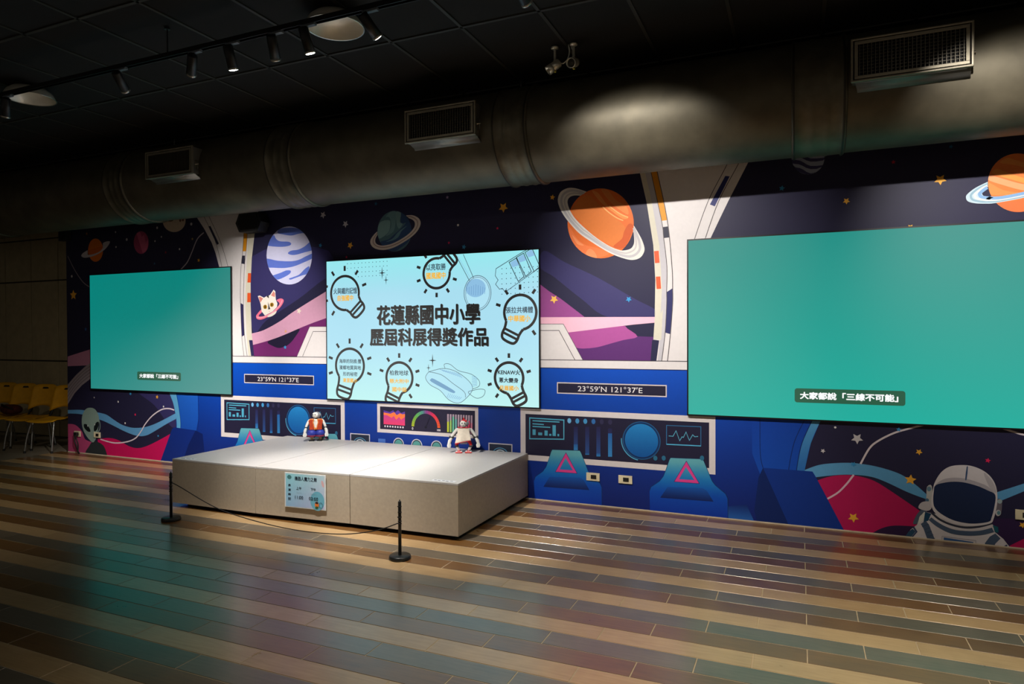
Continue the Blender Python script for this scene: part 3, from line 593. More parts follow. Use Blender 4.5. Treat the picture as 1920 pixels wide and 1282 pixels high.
e.wall(ellipse(179.2, 468.8, 14, 21.8, 32), (232, 120, 20)); e.wall(cr(kl((600, 640), (700, 600), (860, 560), (860, 640), (760, 690), (620, 720)), 3, True), (214, 100, 20))
e.wall(cr(kl((850, 510), (900, 485), (970, 480), (950, 540), (870, 630), (740, 710), (620, 750), (530, 760), (480, 730), (510, 680), (590, 630)), 4)+cr(kl((590, 680), (600, 712), (700, 695), (800, 650), (850, 590)), 4), (196, 190, 200)); e.build('ringed_planet', mural, M_PRINT)
e = el(0.0020); S = (264.7, 454.6, 14, 21.3); e.wall(ellipse(*S, 32), (168, 66, 106))
for k in range(4): e.wall(inside([(250+8*k, 440+9*k-14), (254+8*k, 436+9*k-14), (272+6*k, 470+3*k), (268+5*k, 476+3*k)], *S), (206, 96, 134))
e.build('pink_planet', mural, M_PRINT)
e = el(0.0020); S = (326.5, 413.5, 21.5, 21.5); e.wall(ellipse(*S, 36), (214, 194, 172)); e.wall(inside(cr([(308, 410), (316, 415), (324, 414), (326, 408), (318, 402), (308, 402)], 3, True), *S), (112, 76, 40)); e.wall(ellipse(338, 413, 2, 3, 12), (112, 76, 60)); e.wall(ellipse(343, 412, 2, 3, 12), (112, 76, 60)); e.build('cratered_moon', mural, M_PRINT)
e = el(0.0020); S = (1515, 295, 31, 32); e.wall(ellipse(*S, 36), (150, 160, 186))
for k in range(4): 
    yy = 272+14*k; e.wall(inside(cr([(1478, yy), (1500, yy+1), (1520, yy+11), (1552, yy+9), (1552, yy+13), (1520, yy+17), (1498, yy+8), (1478, yy+7)], 3, True), *S), (58, 56, 98))
e.build('striped_planet', mural, M_PRINT)
# cat planet
kc = crop(470, 530, 16.02); e = el(0.0022)
e.wall(cr(kc((180, 960), (320, 800), (340, 880), (260, 960), (250, 1010), (330, 1010), (440, 985), (640, 880), (800, 730), (860, 640), (850, 590), (780, 520), (900, 470), (980, 500), (985, 580), (900, 720), (760, 860), (560, 1000), (330, 1105), (200, 1090), (165, 1030)), 3, True), (238, 116, 146))
e.wall(cr(kc((500, 1030), (620, 1010), (740, 930), (780, 840), (690, 890), (560, 960)), 3, True), (238, 228, 218))
e.wall(kc((330, 860), (300, 640), (215, 400), (270, 380), (400, 450), (480, 400), (580, 370), (690, 205), (740, 260), (755, 500), (805, 620), (790, 730), (650, 870), (430, 985)), (240, 232, 222))
e.wall(kc((240, 430), (290, 420), (375, 470), (290, 600)), (214, 130, 122)); e.wall(kc((610, 375), (690, 250), (735, 320), (725, 430), (650, 400)), (218, 140, 128))
e.wall(kc((510, 380), (545, 385), (548, 470), (515, 440), (480, 420)), (50, 40, 38)); e.wall(kc((515, 570), (545, 650), (590, 790), (530, 805), (530, 690)), (40, 36, 38))
for a, b in ((440, 725), (640, 660)): p = W(*kc((a, b))[0]); e.poly(ellipse(p[0], p[1], 0.030, 0.024, 16), (182, 136, 30)); e.poly(ellipse(p[0], p[1], 0.009, 0.020, 12), (40, 30, 20))
e.wall(kc((540, 845), (590, 850), (568, 868)), (220, 150, 150))
e.wline(cr(kc((190, 1030), (300, 1050), (440, 1010), (640, 905), (800, 770), (900, 640), (950, 520)), 4), 0.010, (250, 176, 190)); e.build('cat_planet', mural, M_PRINT)
# stars
def star(u, v, r, col, rot=0.0):
    c = W(u, v); R = abs(W(u, v-r)[1]-c[1]); e = el(0.0030)
    e.poly([(c[0]+(R if i % 2 == 0 else R*0.48)*math.sin(rot+i*math.pi/5), c[1]+(R if i % 2 == 0 else R*0.48)*math.cos(rot+i*math.pi/5)) for i in range(10)], col); e.build('star', mural, M_PRINT)
def dot(u, v, r, col):
    c = W(u, v); R = abs(W(u, v-r)[1]-c[1]); e = el(0.0030); e.poly(ellipse(c[0], c[1], R, R, 14), col); e.build('star', mural, M_PRINT)
YE, BU, RD, GY, WT = (242, 176, 60), (56, 146, 204), (224, 36, 88), (206, 200, 204), (236, 232, 232)
for u, v, r, c, t in ((944, 389, 10, YE, .6), (1036, 370, 5.5, YE, .2), (657, 460, 7, YE, .5), (501, 423, 6, (206, 160, 100), .5), (606, 403, 7, GY, .5), (648, 420, 7, GY, .6), (601, 460, 4.5, BU, .3), (839, 370, 3.5, (176, 150, 180), 0), (870, 463, 5, BU, .3), (705, 382, 4, (30, 100, 130), .2), (933, 428, 3, RD, 0), (842, 455, 3, RD, 0), (650, 482, 3, RD, 0), (561, 583, 6, (232, 216, 204), .3), (1039, 561, 8.5, (250, 196, 96), .6), (1179, 561, 6, BU, .6), (1587, 377, 6.5, YE, .6), (1763, 337, 10.5, YE, .6), (1707, 426, 6, YE, .6), (1466, 353, 5.5, BU, .2), (1783, 275, 4, (30, 100, 140), .2), (1675, 304, 4, (190, 30, 60), 0), (1607, 822, 10.5, GY, .6), (1543, 845, 4.5, GY, .5), (1723, 847, 6, YE, .5), (1707, 899, 10, YE, .1), (1600, 970, 9.5, YE, .55), (1685, 805, 4.5, BU, .1), (1600, 870, 5, BU, .5), (1852, 863, 5, RD, .2), (1917, 984, 6, YE, .5), (138, 553, 10, YE, 0), (295, 744, 4, YE, .2), (245, 738, 3.5, BU, .5), (261, 617, 3, BU, 0), (373, 488, 4, YE, .3), (361, 448, 3, (190, 160, 90), 0), (163, 438, 3, (190, 120, 60), 0), (161, 617, 4, (50, 90, 150), 0), (290, 494, 3, (60, 100, 140), 0), (311, 473, 3, (150, 40, 60), 0), (536, 621, 3.5, (226, 170, 120), .2), (535, 651, 4, BU, 0)): star(u, v, r, c, t)
for u, v, r, c in ((859, 422, 2.2, WT), (254, 777, 2, RD), (222, 753, 1.8, WT), (235, 793, 1.8, WT), (307, 762, 1.8, WT), (177, 745, 1.5, GY), (1566, 801, 2, WT), (297, 817, 1.8, BU), (238, 449, 2.6, GY), (295, 427, 2.4, GY), (359, 420, 2.8, GY), (337, 467, 2, WT), (303, 444, 1.8, GY), (217, 435, 1.8, GY), (218, 463, 1.8, GY), (291, 452, 1.8, GY), (135, 518, 2.4, GY)): dot(u, v, r, c)
# astronaut
ka = crop(1690, 850, 6.748); G1, G2, SL, TE = (214, 208, 212), (176, 170, 178), (74, 92, 118), (44, 80, 110)
e = el(0.0032)
e.wall(cr(ka((300, 690), (220, 740), (170, 820), (150, 890), (230, 880), (330, 800)), 3, True), (84, 98, 118))
e.wall(ka((300, 740), (235, 790), (200, 900), (120, 960), (40, 1060), (40, 1140), (1450, 1280), (1360, 1170), (1290, 1080), (1180, 990), (1150, 880), (420, 760)), G1)
e.wall(ka((1150, 900), (1225, 930), (1230, 1000), (1190, 1000)), (24, 92, 108)); e.wall(ka((300, 740), (380, 760), (340, 850), (280, 870)), (24, 70, 100)); e.wall(ka((290, 735), (300, 745), (280, 830), (215, 890), (225, 810)), (222, 224, 214))
e.wall(ka((245, 890), (310, 850), (350, 900), (385, 990), (425, 1090), (430, 1140), (335, 1130), (320, 1060), (280, 950)), SL); e.wall(ka((1060, 1130), (1120, 1050), (1190, 1010), (1255, 1075), (1190, 1140), (1150, 1230), (1040, 1220)), SL)
e.wall(ka((40, 1060), (90, 990), (140, 950), (180, 985), (120, 1060), (90, 1140), (40, 1140)), TE); e.wall(ka((145, 940), (165, 925), (205, 990), (130, 1075), (110, 1075), (180, 990)), (60, 76, 110)); e.wall(ka((1285, 1180), (1330, 1150), (1345, 1165), (1310, 1200)), (60, 76, 110))
for k in range(5): e.wline(ka((262+30*k, 925+40*k), (345+22*k*.9, 890+45*k)), 0.004, (58, 74, 98))
e.wall(ka((535, 1060), (910, 1120), (912, 1180), (535, 1140)), (48, 92, 150)); e.wline(ka((510, 1140), (515, 1045), (940, 1100), (945, 1180)), 0.005, G2)
# collar rings
for pts, w, c in ((((365, 820), (480, 910), (640, 985), (840, 1010), (1020, 1000), (1160, 965)), 0.034, SL), (((380, 775), (480, 850), (620, 920), (800, 950), (980, 935), (1150, 890)), 0.030, G1), (((385, 750), (480, 830), (620, 895), (800, 935), (980, 925), (1150, 880)), 0.016, (52, 56, 72))): e.wline(cr(ka(*pts), 5), w, c)
# side boxes
e.wall(cr(ka((325, 420), (385, 410), (390, 620), (320, 600), (318, 520)), 3, True), (190, 190, 190)); e.wall(ellipse(*ka((350, 447))[0], 4.2, 4.6, 18), (104, 136, 156)); e.wall(ellipse(*ka((325, 590))[0], 3.6, 3.4, 18), (74, 106, 136))
e.wall(cr(ka((220, 660), (260, 615), (340, 605), (385, 640), (375, 700), (320, 725), (225, 695)), 3, True), (196, 190, 196))
e.wall(cr(ka((1200, 590), (1270, 595), (1260, 760), (1200, 785)), 3, True), (110, 104, 116)); e.wall(ellipse(*ka((1245, 605))[0], 4.6, 4.2, 18), (160, 180, 186)); e.wall(ellipse(*ka((1225, 750))[0], 5.2, 5.6, 18), (196, 196, 200)); e.wall(ellipse(*ka((1232, 750))[0], 3.4, 3.8, 18), (96, 140, 150))
# helmet
e.wall(cr(ka((395, 480), (420, 370), (500, 240), (610, 165), (760, 145), (900, 160), (1050, 225), (1150, 320), (1200, 430), (1215, 560), (1200, 700), (1165, 830), (1130, 880), (1000, 910), (850, 918), (680, 890), (520, 820), (410, 730), (378, 620)), 4, True), G1)
e.wall(cr(ka((425, 400), (520, 330), (650, 305), (800, 315), (960, 360), (1100, 420), (1190, 520), (1100, 470), (960, 405), (800, 365), (650, 355), (520, 370)), 3, True), G2); e.wall(cr(ka((1040, 240), (1130, 320), (1185, 420), (1195, 500), (1110, 420)), 3, True), (186, 180, 186))
e.wall(cr(ka((428, 405), (530, 370), (660, 355), (800, 366), (960, 408), (1090, 465), (1188, 525), (1175, 680), (1140, 810), (1110, 860), (960, 884), (820, 880), (650, 840), (500, 760), (420, 680), (402, 590), (410, 480)), 4, True), (26, 42, 78))
e.wall(cr(ka((825, 172), (842, 172), (826, 325), (806, 325)), 2, True), (58, 84, 122)); e.build('astronaut', mural, M_PRINT)
# ================================================================== OBJECTS
# ---- stage platform
M_ST = mk('stage_laminate', (188, 184, 180), 0.42, var=0.04, scale=60); M_STF = mk('stage_laminate_shaded', (166, 154, 136), 0.5, var=0.06, scale=40); M_BLK = mk('matte_black', (14, 14, 14), 0.6); M_DK = mk('dark_plinth', (20, 19, 18), 0.8)  # sides: same laminate, dim warm bounce light painted in as a browner colour
fx = [(-5.335, 4.394), (-4.332, 4.398), (-3.378, 4.455), (-2.394, 4.484)]; ZT, ZB, YS = 0.440, 0.035, D-0.012
stage = thing('stage_platform', 'low beige stage platform of three joined modules against the mural wall', 'stage', (-3.87, 5.2, 0))
def quadbox(name, pts, z0, z1, mat, parent):
    m = MB(); n = len(pts); vs = [(p[0], p[1], z0) for p in pts]+[(p[0], p[1], z1) for p in pts]
    m.add(vs, [tuple(reversed(range(n))), tuple(range(n, 2*n))]+[(i, (i+1) % n, n+(i+1) % n, n+i) for i in range(n)]); return m.build(name, mat, parent)
g = 0.0032
for i in range(3):
    a, b = fx[i], fx[i+1]; xa, xb = a[0]+(g if i else 0), b[0]-(g if i < 2 else 0)
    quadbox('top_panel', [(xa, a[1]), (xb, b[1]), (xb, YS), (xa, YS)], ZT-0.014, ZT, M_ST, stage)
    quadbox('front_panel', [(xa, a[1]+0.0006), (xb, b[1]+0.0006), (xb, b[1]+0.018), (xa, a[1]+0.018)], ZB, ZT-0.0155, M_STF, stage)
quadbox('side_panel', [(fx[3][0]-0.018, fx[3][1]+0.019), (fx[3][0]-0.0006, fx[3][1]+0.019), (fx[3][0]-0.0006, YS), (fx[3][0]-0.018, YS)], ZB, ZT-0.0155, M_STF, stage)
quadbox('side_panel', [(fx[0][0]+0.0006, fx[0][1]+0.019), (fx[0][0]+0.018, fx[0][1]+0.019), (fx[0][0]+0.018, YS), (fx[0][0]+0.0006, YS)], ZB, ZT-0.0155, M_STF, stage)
quadbox('core', [(fx[0][0]+0.019, fx[0][1]+0.019), (fx[1][0], fx[1][1]+0.019), (fx[2][0], fx[2][1]+0.019), (fx[3][0]-0.019, fx[3][1]+0.019), (fx[3][0]-0.019, YS), (fx[0][0]+0.019, YS)], ZB+0.002, ZT-0.015, M_DK, stage)
quadbox('plinth', [(fx[0][0]+0.09, fx[0][1]+0.09), (fx[3][0]-0.07, fx[3][1]+0.07), (fx[3][0]-0.07, YS-0.02), (fx[0][0]+0.09, YS-0.02)], 0.0, ZB+0.001, M_DK, stage)
# notice stickers on the stage corners
M_STK = mk('sticker_film', (222, 222, 226), 0.3)
def sticker(cx, cy, rot, lab):
    s = thing('notice_sticker', lab, 'sticker', (cx, cy, ZT)); R = Matrix.Rotation(rot, 3, 'Z')
    m = MB(); m.box((cx, cy, ZT+0.0009), (0.20, 0.045, 0.0010), R); m.build('film', M_STK, s)
    for k in range(5):
        m = MB(); p = R @ Vector((-0.075+0.035*k, 0.004*(-1)**k, 0)); m.box((cx+p.x, cy+p.y, ZT+0.0018), (0.022, 0.010, 0.0008), R); m.build('print_mark', mk('dark_ink', (60, 60, 66), 0.5), s)
sticker(-2.545, 4.535, 0.05, 'clear notice sticker on the front right corner of the stage'); sticker(-5.20, 4.445, 0.0, 'small notice sticker on the front left corner of the stage')
# ---- timetable sign on the stage front
x0, x1, z0, z1 = -4.014, -3.601, 0.124, 0.418
sg = thing('timetable_sign', 'pale blue show timetable sign on the stage front', 'sign', ((x0+x1)/2, 4.42, z0))
ys = 4.408; ang = math.atan2(4.455-4.398, 0.954)
m = MB(); m.box((0, 0, 0), (x1-x0, 0.006, z1-z0), bev=0.002); b = m.build('acrylic_frame', mk('acrylic_white', (206, 212, 214), 0.2)); 
ik = Ink(-0.0035, 0.0002); ik.zmin = -9; w, h = x1-x0, z1-z0; X = lambda s: -w/2+w*s; Z = lambda t: h/2-h*t
ik.poly([(X(.03), Z(.03)), (X(.97), Z(.03)), (X(.97), Z(.97)), (X(.03), Z(.97))], lambda x, z: (158+40*(x/w), 192+26*(z/h), 214), bands=6)
ik.poly(ellipse(X(.8), Z(.75), .07, .08, 24), (104, 168, 190)); ik.poly(ellipse(X(.12), Z(.13), .022, .018, 20), (70, 120, 122)); ik.poly(ellipse(X(.93), Z(.25), .012, .03, 16, .3), (208, 168, 170))
ik.text('機器人魔力之舞', X(.25), Z(.215), X(.79), Z(.09), (26, 34, 50), 0.02)
for i, ch in enumerate('表演時間'): ik.text(ch, X(.09), Z(.405+.13*i), X(.155), Z(.325+.13*i), (26, 34, 50), 0.02)
ik.text('上午', X(.29), Z(.475), X(.42), Z(.385), (26, 34, 50), 0.015); ik.text('下午', X(.64), Z(.475), X(.77), Z(.385), (26, 34, 50), 0.015)
ik.line([(X(.30), Z(.56)), (X(.42), Z(.56))], 0.002, (130, 160, 170)); ik.line([(X(.64), Z(.56)), (X(.78), Z(.56))], 0.002, (130, 160, 170))
ik.text('11:00', X(.26), Z(.735), X(.46), Z(.645), (26, 34, 50), 0.015); ik.text('02:00', X(.60), Z(.735), X(.82), Z(.645), (26, 34, 50), 0.015)
ik.poly(ellipse(X(.79), Z(.85), .020, .026, 20), (214, 116, 50)); ik.poly(ellipse(X(.79), Z(.80), .016, .009, 16), (40, 40, 40)); ik.poly(ellipse(X(.79), Z(.93), .016, .010, 16), (60, 90, 50)); ik.line(ellipse(X(.89), Z(.86), .017, .022, 20), 0.003, (60, 78, 90), True)
pr = ik.build('print', None, M_POSTER)
T = Matrix.Translation(((x0+x1)/2, 4.4185, (z0+z1)/2)) @ Matrix.Rotation(ang, 4, 'Z')
for o in (b, pr): o.parent = sg; o.matrix_parent_inverse = base_matrix(sg).inverted() @ T
# ---- LED screens
YL = D-0.026
M_BEZ = mk('screen_bezel', (12, 12, 13), 0.4)
SZ0, SZ1 = 0.884, 2.383
def screen(xa, xb, label):
    s = thing('led_screen', label, 'screen', ((xa+xb)/2, D, SZ0)); t = 0.012
    m = MB(); m.box(((xa+xb)/2, (YL+D-0.012)/2, (SZ0+SZ1)/2), (xb-xa, D-0.012-YL, SZ1-SZ0)); m.build('cabinet', M_BEZ, s)
    m = MB()
    for c, sz in ((((xa+xb)/2, SZ1+t/2), (xb-xa+2*t, t)), (((xa+xb)/2, SZ0-t/2), (xb-xa+2*t, t)), ((xa-t/2, (SZ0+SZ1)/2), (t, SZ1-SZ0)), ((xb+t/2, (SZ0+SZ1)/2), (t, SZ1-SZ0))): m.box((c[0], (YL-0.001+D-0.012)/2, c[1]), (sz[0], D-0.012-YL, sz[1]))
    m.build('bezel', M_BEZ, s); return s
def cap(parent, x0, x1, z0, z1, nm):
    e = Ink(YL, 0.0016); e.poly(rrect(x0, x1, z0, z1, 0.02), (22, 84, 60)); e.build('caption_bar', parent, M_LED)
    e = Ink(YL, 0.0022); w, h = x1-x0, z1-z0; e.text('大家都說「三線不可能」', x0+w*.05, z0+h*.24, x1-w*.06, z1-h*.24, (250, 252, 252), 0.045); e.build('caption_lettering', parent, M_LED)
def rrect(x0, x1, z0, z1, r):
    out = []
    for cx, cz, a in ((x1-r, z1-r, 0), (x0+r, z1-r, 90), (x0+r, z0+r, 180), (x1-r, z0+r, 270)):
        out += [(cx+r*math.cos(math.radians(a+15*i)), cz+r*math.sin(math.radians(a+15*i))) for i in range(7)]
    return out
# left
XLa, XLb = -8.651, -6.163
sl = screen(XLa, XLb, 'wall LED screen with a teal caption video, leftmost of three')
def teal_l(x, z): 
    t = (SZ1-z)/(SZ1-SZ0); s = (x-XLa)/(XLb-XLa); k = max(0, t-0.35)*1.2; k = min(1, k)*(0.4+0.6*s)
    a = (0, 128, 120); b = (92, 150, 146); return tuple(a[i]+(b[i]-a[i])*k for i in range(3))
e = Ink(YL, 0.0005)
for i in range(6):
    xa = XLa+(XLb-XLa)*i/6; xb = XLa+(XLb-XLa)*(i+1)/6; e.poly([(xa, SZ0), (xb, SZ0), (xb, SZ1), (xa, SZ1)], teal_l, bands=8); e.k -= 1
e.build('display', sl, M_LED)
a = W(257.5, 697, YL); b = W(339.5, 714.5, YL); cap(sl, a[0], b[0], b[1], a[1]+0.005, 'l')
# right
XRa, XRb = -0.885, 1.603
sr = screen(XRa, XRb, 'large wall LED screen with a teal caption video, rightmost of three')
def teal_r(x, z):
    t = (SZ1-z)/(SZ1-SZ0); a = (0, 138, 128); b = (6, 170, 154); return tuple(a[i]+(b[i]-a[i])*t for i in range(3))
e = Ink(YL, 0.0005); e.poly([(XRa, SZ0), (XRb, SZ0), (XRb, SZ1), (XRa, SZ1)], teal_r, bands=8); e.build('display', sr, M_LED)
a = W(1490, 727.5, YL); b = W(1697.5, 761, YL); cap(sr, a[0], b[0], b[1], a[1], 'r')
# centre
XCa, XCb = -4.757, -2.271
sc_ = screen(XCa, XCb, 'wall LED screen showing light bulb drawings and bold Chinese title')
def cyan(x, z):
    t = (SZ1-z)/(SZ1-SZ0); st = ((0, (150, 232, 238)), (.25, (168, 222, 240)), (.6, (172, 224, 242)), (1.0, (190, 242, 240)))
    for (a, ca), (b, cb) in zip(st, st[1:]):
        if t <= b: q = (t-a)/(b-a); return tuple(ca[i]+(cb[i]-ca[i])*q for i in range(3))
    return st[-1][1]
e = Ink(YL, 0.0005); e.poly([(XCa, SZ0), (XCb, SZ0), (XCb, SZ1), (XCa, SZ1)], cyan, bands=12); e.build('display', sc_, M_LED)
kb = crop(560, 440, 3.77); CLIP = (XCa, XCb, SZ0, SZ1); BK = (34, 32, 32)
def sp(*p): return [W(u, v, YL) for u, v in kb(*p)]
def bulb(cpx, top, base, texts, skip=()):
    """outline bulb: circle centre, top-of-circle point (radius) and base end point, crop pixels"""
    c, tp, bs = [Vector(q) for q in sp(cpx, top, base)]; r = (tp-c).length; d = (bs-c).normalized(); n = Vector((-d.y, d.x)); Lb = (bs-c).length
    e = Ink(YL, 0.0012); e.clip = CLIP; wd_ = 0.027
    ang0 = math.atan2(d.y, d.x); half = math.radians(36)
    arc = [tuple(c+Vector((math.cos(ang0+half+(2*math.pi-2*half)*i/40), math.sin(ang0+half+(2*math.pi-2*half)*i/40)))*r) for i in range(41)]
    nw = r*0.50; neck = Lb*0.68
    p1 = c+d*neck+n*nw; p2 = c+d*neck-n*nw
    e.line(cr([arc[-1], tuple(c+d*(r*1.02)-n*(nw*1.06)), tuple(p2)], 4), wd_, BK); e.line(cr([arc[0], tuple(c+d*(r*1.02)+n*(nw*1.06)), tuple(p1)], 4), wd_, BK); e.line(arc, wd_, BK)
    bl = Lb-neck
    e.line([tuple(p1), tuple(p2)], wd_*.9, BK); e.line([tuple(p1+d*bl*.42), tuple(p2+d*bl*.42)], wd_*.9, BK)
    e.line(cr([tuple(p1), tuple(p1+d*bl*.6), tuple(c+d*Lb+n*nw*.62), tuple(c+d*Lb-n*nw*.62), tuple(p2+d*bl*.6), tuple(p2)], 4), wd_, BK)
    for k in range(10):
        a = math.pi/2+k*math.pi/5
        v = Vector((math.cos(a), math.sin(a)))
        if v.dot(d) > 0.62: continue
        e.line([tuple(c+v*r*1.30), tuple(c+v*r*1.60)], wd_, BK)
    e.build('bulb_drawing', sc_, M_LED)
    for t, q0, q1, col in texts:
        e = Ink(YL, 0.0018); a, b = sp(q0, q1); e.text(t, a[0], b[1], b[0], a[1], col, 0.03 if col[0] > 100 or col[0] == 20 else 0.014); e.build('bulb_lettering', sc_, M_LED)
TX, OR = (36, 44, 62), (244, 186, 60)
bulb((327, 412), (327, 292), (437, 555), [('火與鐵的記憶', (247, 377), (414, 416), TX), ('自強國中', (275, 428), (387, 466), OR)])
bulb((975, 272), (975, 378), (1098, 142), [('以亮取勝', (902, 207), (1040, 248), TX), ('國風國中', (902, 268), (1040, 310), OR)])
bulb((1566, 548), (1566, 425), (1478, 752), [('張拉共構體', (1465, 510), (1657, 552), TX), ('中華國小', (1482, 570), (1640, 614), OR)])
bulb((362, 925), (362, 805), (312, 1150), [('海岸的刻痕:豐', (287, 877), (443, 910), TX), ('濱鄉地質與地', (287, 922), (441, 956), TX), ('形的秘密', (314, 968), (416, 1000), TX), ('東里國小', (314, 1012), (414, 1046), OR)])
bulb((712, 1010), (712, 902), (650, 1195), [('柏救地球', (643, 956), (776, 996), TX), ('慈大附中', (643, 1016), (778, 1052), OR), ('國中部', (662, 1074), (764, 1112), OR)])
bulb((1487, 1012), (1487, 903), (1575, 1195), [('KENAW火', (1408, 952), (1566, 992), (20, 26, 36)), ('蔥大變身', (1416, 1008), (1554, 1048), (20, 26, 36)), ('月眉國小', (1418, 1064), (1556, 1104), (240, 176, 30))])
for t, q0, q1 in (('花蓮縣國中小學', (552, 500), (1284, 632)), ('歷屆科展得獎作品', (503, 660), (1342, 788))):
    e = Ink(YL, 0.0020)
    for dx, dy, c in ((4, 3.5, (84, 96, 100)), (0, 0, (28, 26, 26))):
        a, b = sp((q0[0]+dx, q0[1]+dy), (q1[0]+dx, q1[1]+dy)); e.text(t, a[0], b[1], b[0], a[1], c, 0.027)
    e.build('title_lettering', sc_, M_LED)
# sketches: ladle, pencil case, bag, dots and sparkles
e = Ink(YL, 0.0010); e.clip = CLIP; SK = (70, 92, 104); FL = (140, 190, 226)
c = sp((1264, 412))[0]; e.poly(ellipse(c[0], c[1], .148, .172, 36), (176, 226, 244)); e.poly(ellipse(c[0]-.02, c[1]+.05, .11, .09, 30), FL)
e.line(ellipse(c[0], c[1], .148, .172, 40), .006, SK, True); e.line(ellipse(c[0], c[1], .132, .156, 40), .004, SK, True)
e.line(sp((1108, 138), (1208, 326)), .006, SK); e.line(sp((1164, 138), (1238, 308)), .006, SK); e.line(sp((1120, 142), (1222, 318)), .004, FL)
for k in range(9): a = sp((1190+16*k, 350-abs(k-4)*-6))[0]; e.line([a, (a[0]-.004, a[1]-.11+.012*abs(k-4))], .004, (96, 146, 196))
e.build('ladle_sketch', sc_, M_LED)
e = Ink(YL, 0.0010); e.clip = CLIP
e.line(sp((1395, 240), (1590, 118), (1700, 60)), .007, SK); e.line(sp((1395, 240), (1390, 290), (1410, 320), (1392, 350), (1420, 385), (1440, 378), (1460, 405), (1700, 235)), .006, SK)
for a, b in ((1488, 165), (1540, 130), (1600, 95)):
    q = sp((a, b+30), (a+50, b), (a+105, b+130), (a+65, b+165)); e.line(q, .007, (40, 48, 60), True); e.poly(sp((a+8, b+32), (a+48, b+8), (a+70, b+50), (a+24, b+66)), FL)
e.build('pencil_case_sketch', sc_, M_LED)
e = Ink(YL, 0.0010); e.clip = CLIP
e.poly(cr(sp((920, 968), (1020, 945), (1110, 965), (1200, 1030), (1230, 1090), (1190, 1150), (1130, 1190), (1060, 1165), (1000, 1100), (930, 1060), (900, 1010)), 4, True), (178, 228, 242))
for q in (((920, 968), (1020, 945), (1110, 965), (1200, 1030), (1230, 1090), (1190, 1150), (1130, 1190), (1060, 1165), (1000, 1100), (930, 1060), (897, 1010), (920, 968)), ((1035, 945), (1030, 915), (1070, 915), (1130, 960), (1220, 985), (1275, 1030), (1275, 1070), (1230, 1090)), ((920, 968), (1010, 990), (1090, 1050), (1170, 1110), (1180, 1150)), ((1230, 1100), (1285, 1090), (1318, 1100), (1305, 1140), (1260, 1155), (1215, 1130), (1200, 1110), (1230, 1100))): e.line(cr(sp(*q), 4), .005, SK)
e.poly(cr(sp((935, 1020), (960, 1020), (1090, 1095), (1105, 1115), (1075, 1112), (940, 1040)), 3, True), (112, 160, 196))
for k in range(10): e.line(sp((1000+14*k, 950+3*k), (1030+14*k, 966+5*k)), .004, (110, 160, 206))
for k in range(8): e.line(sp((1050+12*k, 1150+2*k), (1062+13*k, 1120+4*k)), .004, (110, 160, 206))
for k in range(7): e.line(sp((1225, 1000+12*k), (1262, 1010+9*k)), .004, (110, 160, 206))
e.build('bag_sketch', sc_, M_LED)
e = Ink(YL, 0.0010); e.clip = CLIP
for i in range(12):
    for j in range(4):
        if j == 3 and i < 3 or j == 2 and i < 2: continue
        p = sp((345+25.5*i, 205-1.6*i+30*j+2*j))[0]; e.poly(ellipse(p[0], p[1], .005, .005, 6), (56, 66, 84))
        e.k -= 1
for i in range(9):
    for j in range(6):
        p = sp((1437+31.5*i, 240-2*i+36*j))[0]; e.poly(ellipse(p[0], p[1], .005, .005, 6), (56, 66, 84)); e.k -= 1
tag(e.build('dot_pattern', sc_, M_LED), kind='stuff')
for a, b, R in ((590, 270, 46), (618, 320, 34), (947, 888, 48), (918, 940, 28)):
    e = Ink(YL, 0.0014); c, t = [Vector(q) for q in sp((a, b), (a, b-R))]; r = (t-c).length
    e.poly([(c.x+(r*(.66 if i % 4 == 0 else 1) if i % 2 == 0 else r*.13)*math.cos(i*math.pi/4), c.y+(r if i % 2 == 0 else r*.13)*math.sin(i*math.pi/4)) for i in range(8)], (24, 24, 28))
    e.build('sparkle', sc_, M_LED)

# ---- wall outlets
M_PL = mk('outlet_cream', (226, 214, 180), 0.35); M_SO = mk('outlet_dark', (30, 28, 26), 0.4)
def outlet(cx, cz, label):
    o = thing('wall_outlet', label, 'outlet', (cx, D, cz)); m = MB(); m.box((cx, D-0.009, cz), (0.126, 0.008, 0.073), bev=0.002); m.build('cover_plate', M_PL, o)
    m = MB(); m.box((cx+0.006, D-0.0145, cz), (0.052, 0.004, 0.036), bev=0.001); s = m.build('socket', M_SO, o)
    m = MB()
    for q in (-.011, .011): m.box((cx+0.006+q, D-0.0170, cz), (0.003, 0.0012, 0.012))
    m.build('slot', mk('slot_black', (4, 4, 4), 0.6), s); return o
outlet(-1.747, 0.266, 'cream wall outlet on the mural, nearer the stage'); outlet(-1.445, 0.266, 'cream wall outlet on the mural between the two printed pilot seats'); outlet(-8.960, 0.260, 'wall outlet low on the mural with black adapters plugged in'); outlet(-8.562, 0.267, 'cream wall outlet on the chin of the printed alien'); outlet(1.508, 0.253, 'cream wall outlet beside the printed astronaut')
cb = thing('power_adapter', 'black power adapter and cables hanging from the leftmost wall outlet', 'adapter', (-8.955, D-0.05, 0))
m = MB(); m.box((-8.955, D-0.034, 0.258), (0.06, 0.032, 0.05), bev=0.006); m.build('plug_body', M_BLK, cb)
m = MB(); m.tube(cr([(-8.955, D-0.05, 0.24), (-8.94, D-0.06, 0.17), (-8.915, D-0.05, 0.10), (-8.90, D-0.045, 0.03), (-8.86, D-0.05, 0.011)], 6), 0.008); m.tube(cr([(-8.945, D-0.05, 0.24), (-8.90, D-0.06, 0.19), (-8.885, D-0.05, 0.12), (-8.89, D-0.05, 0.04), (-8.84, D-0.07, 0.011)], 6), 0.008); m.build('cable', M_BLK, cb)

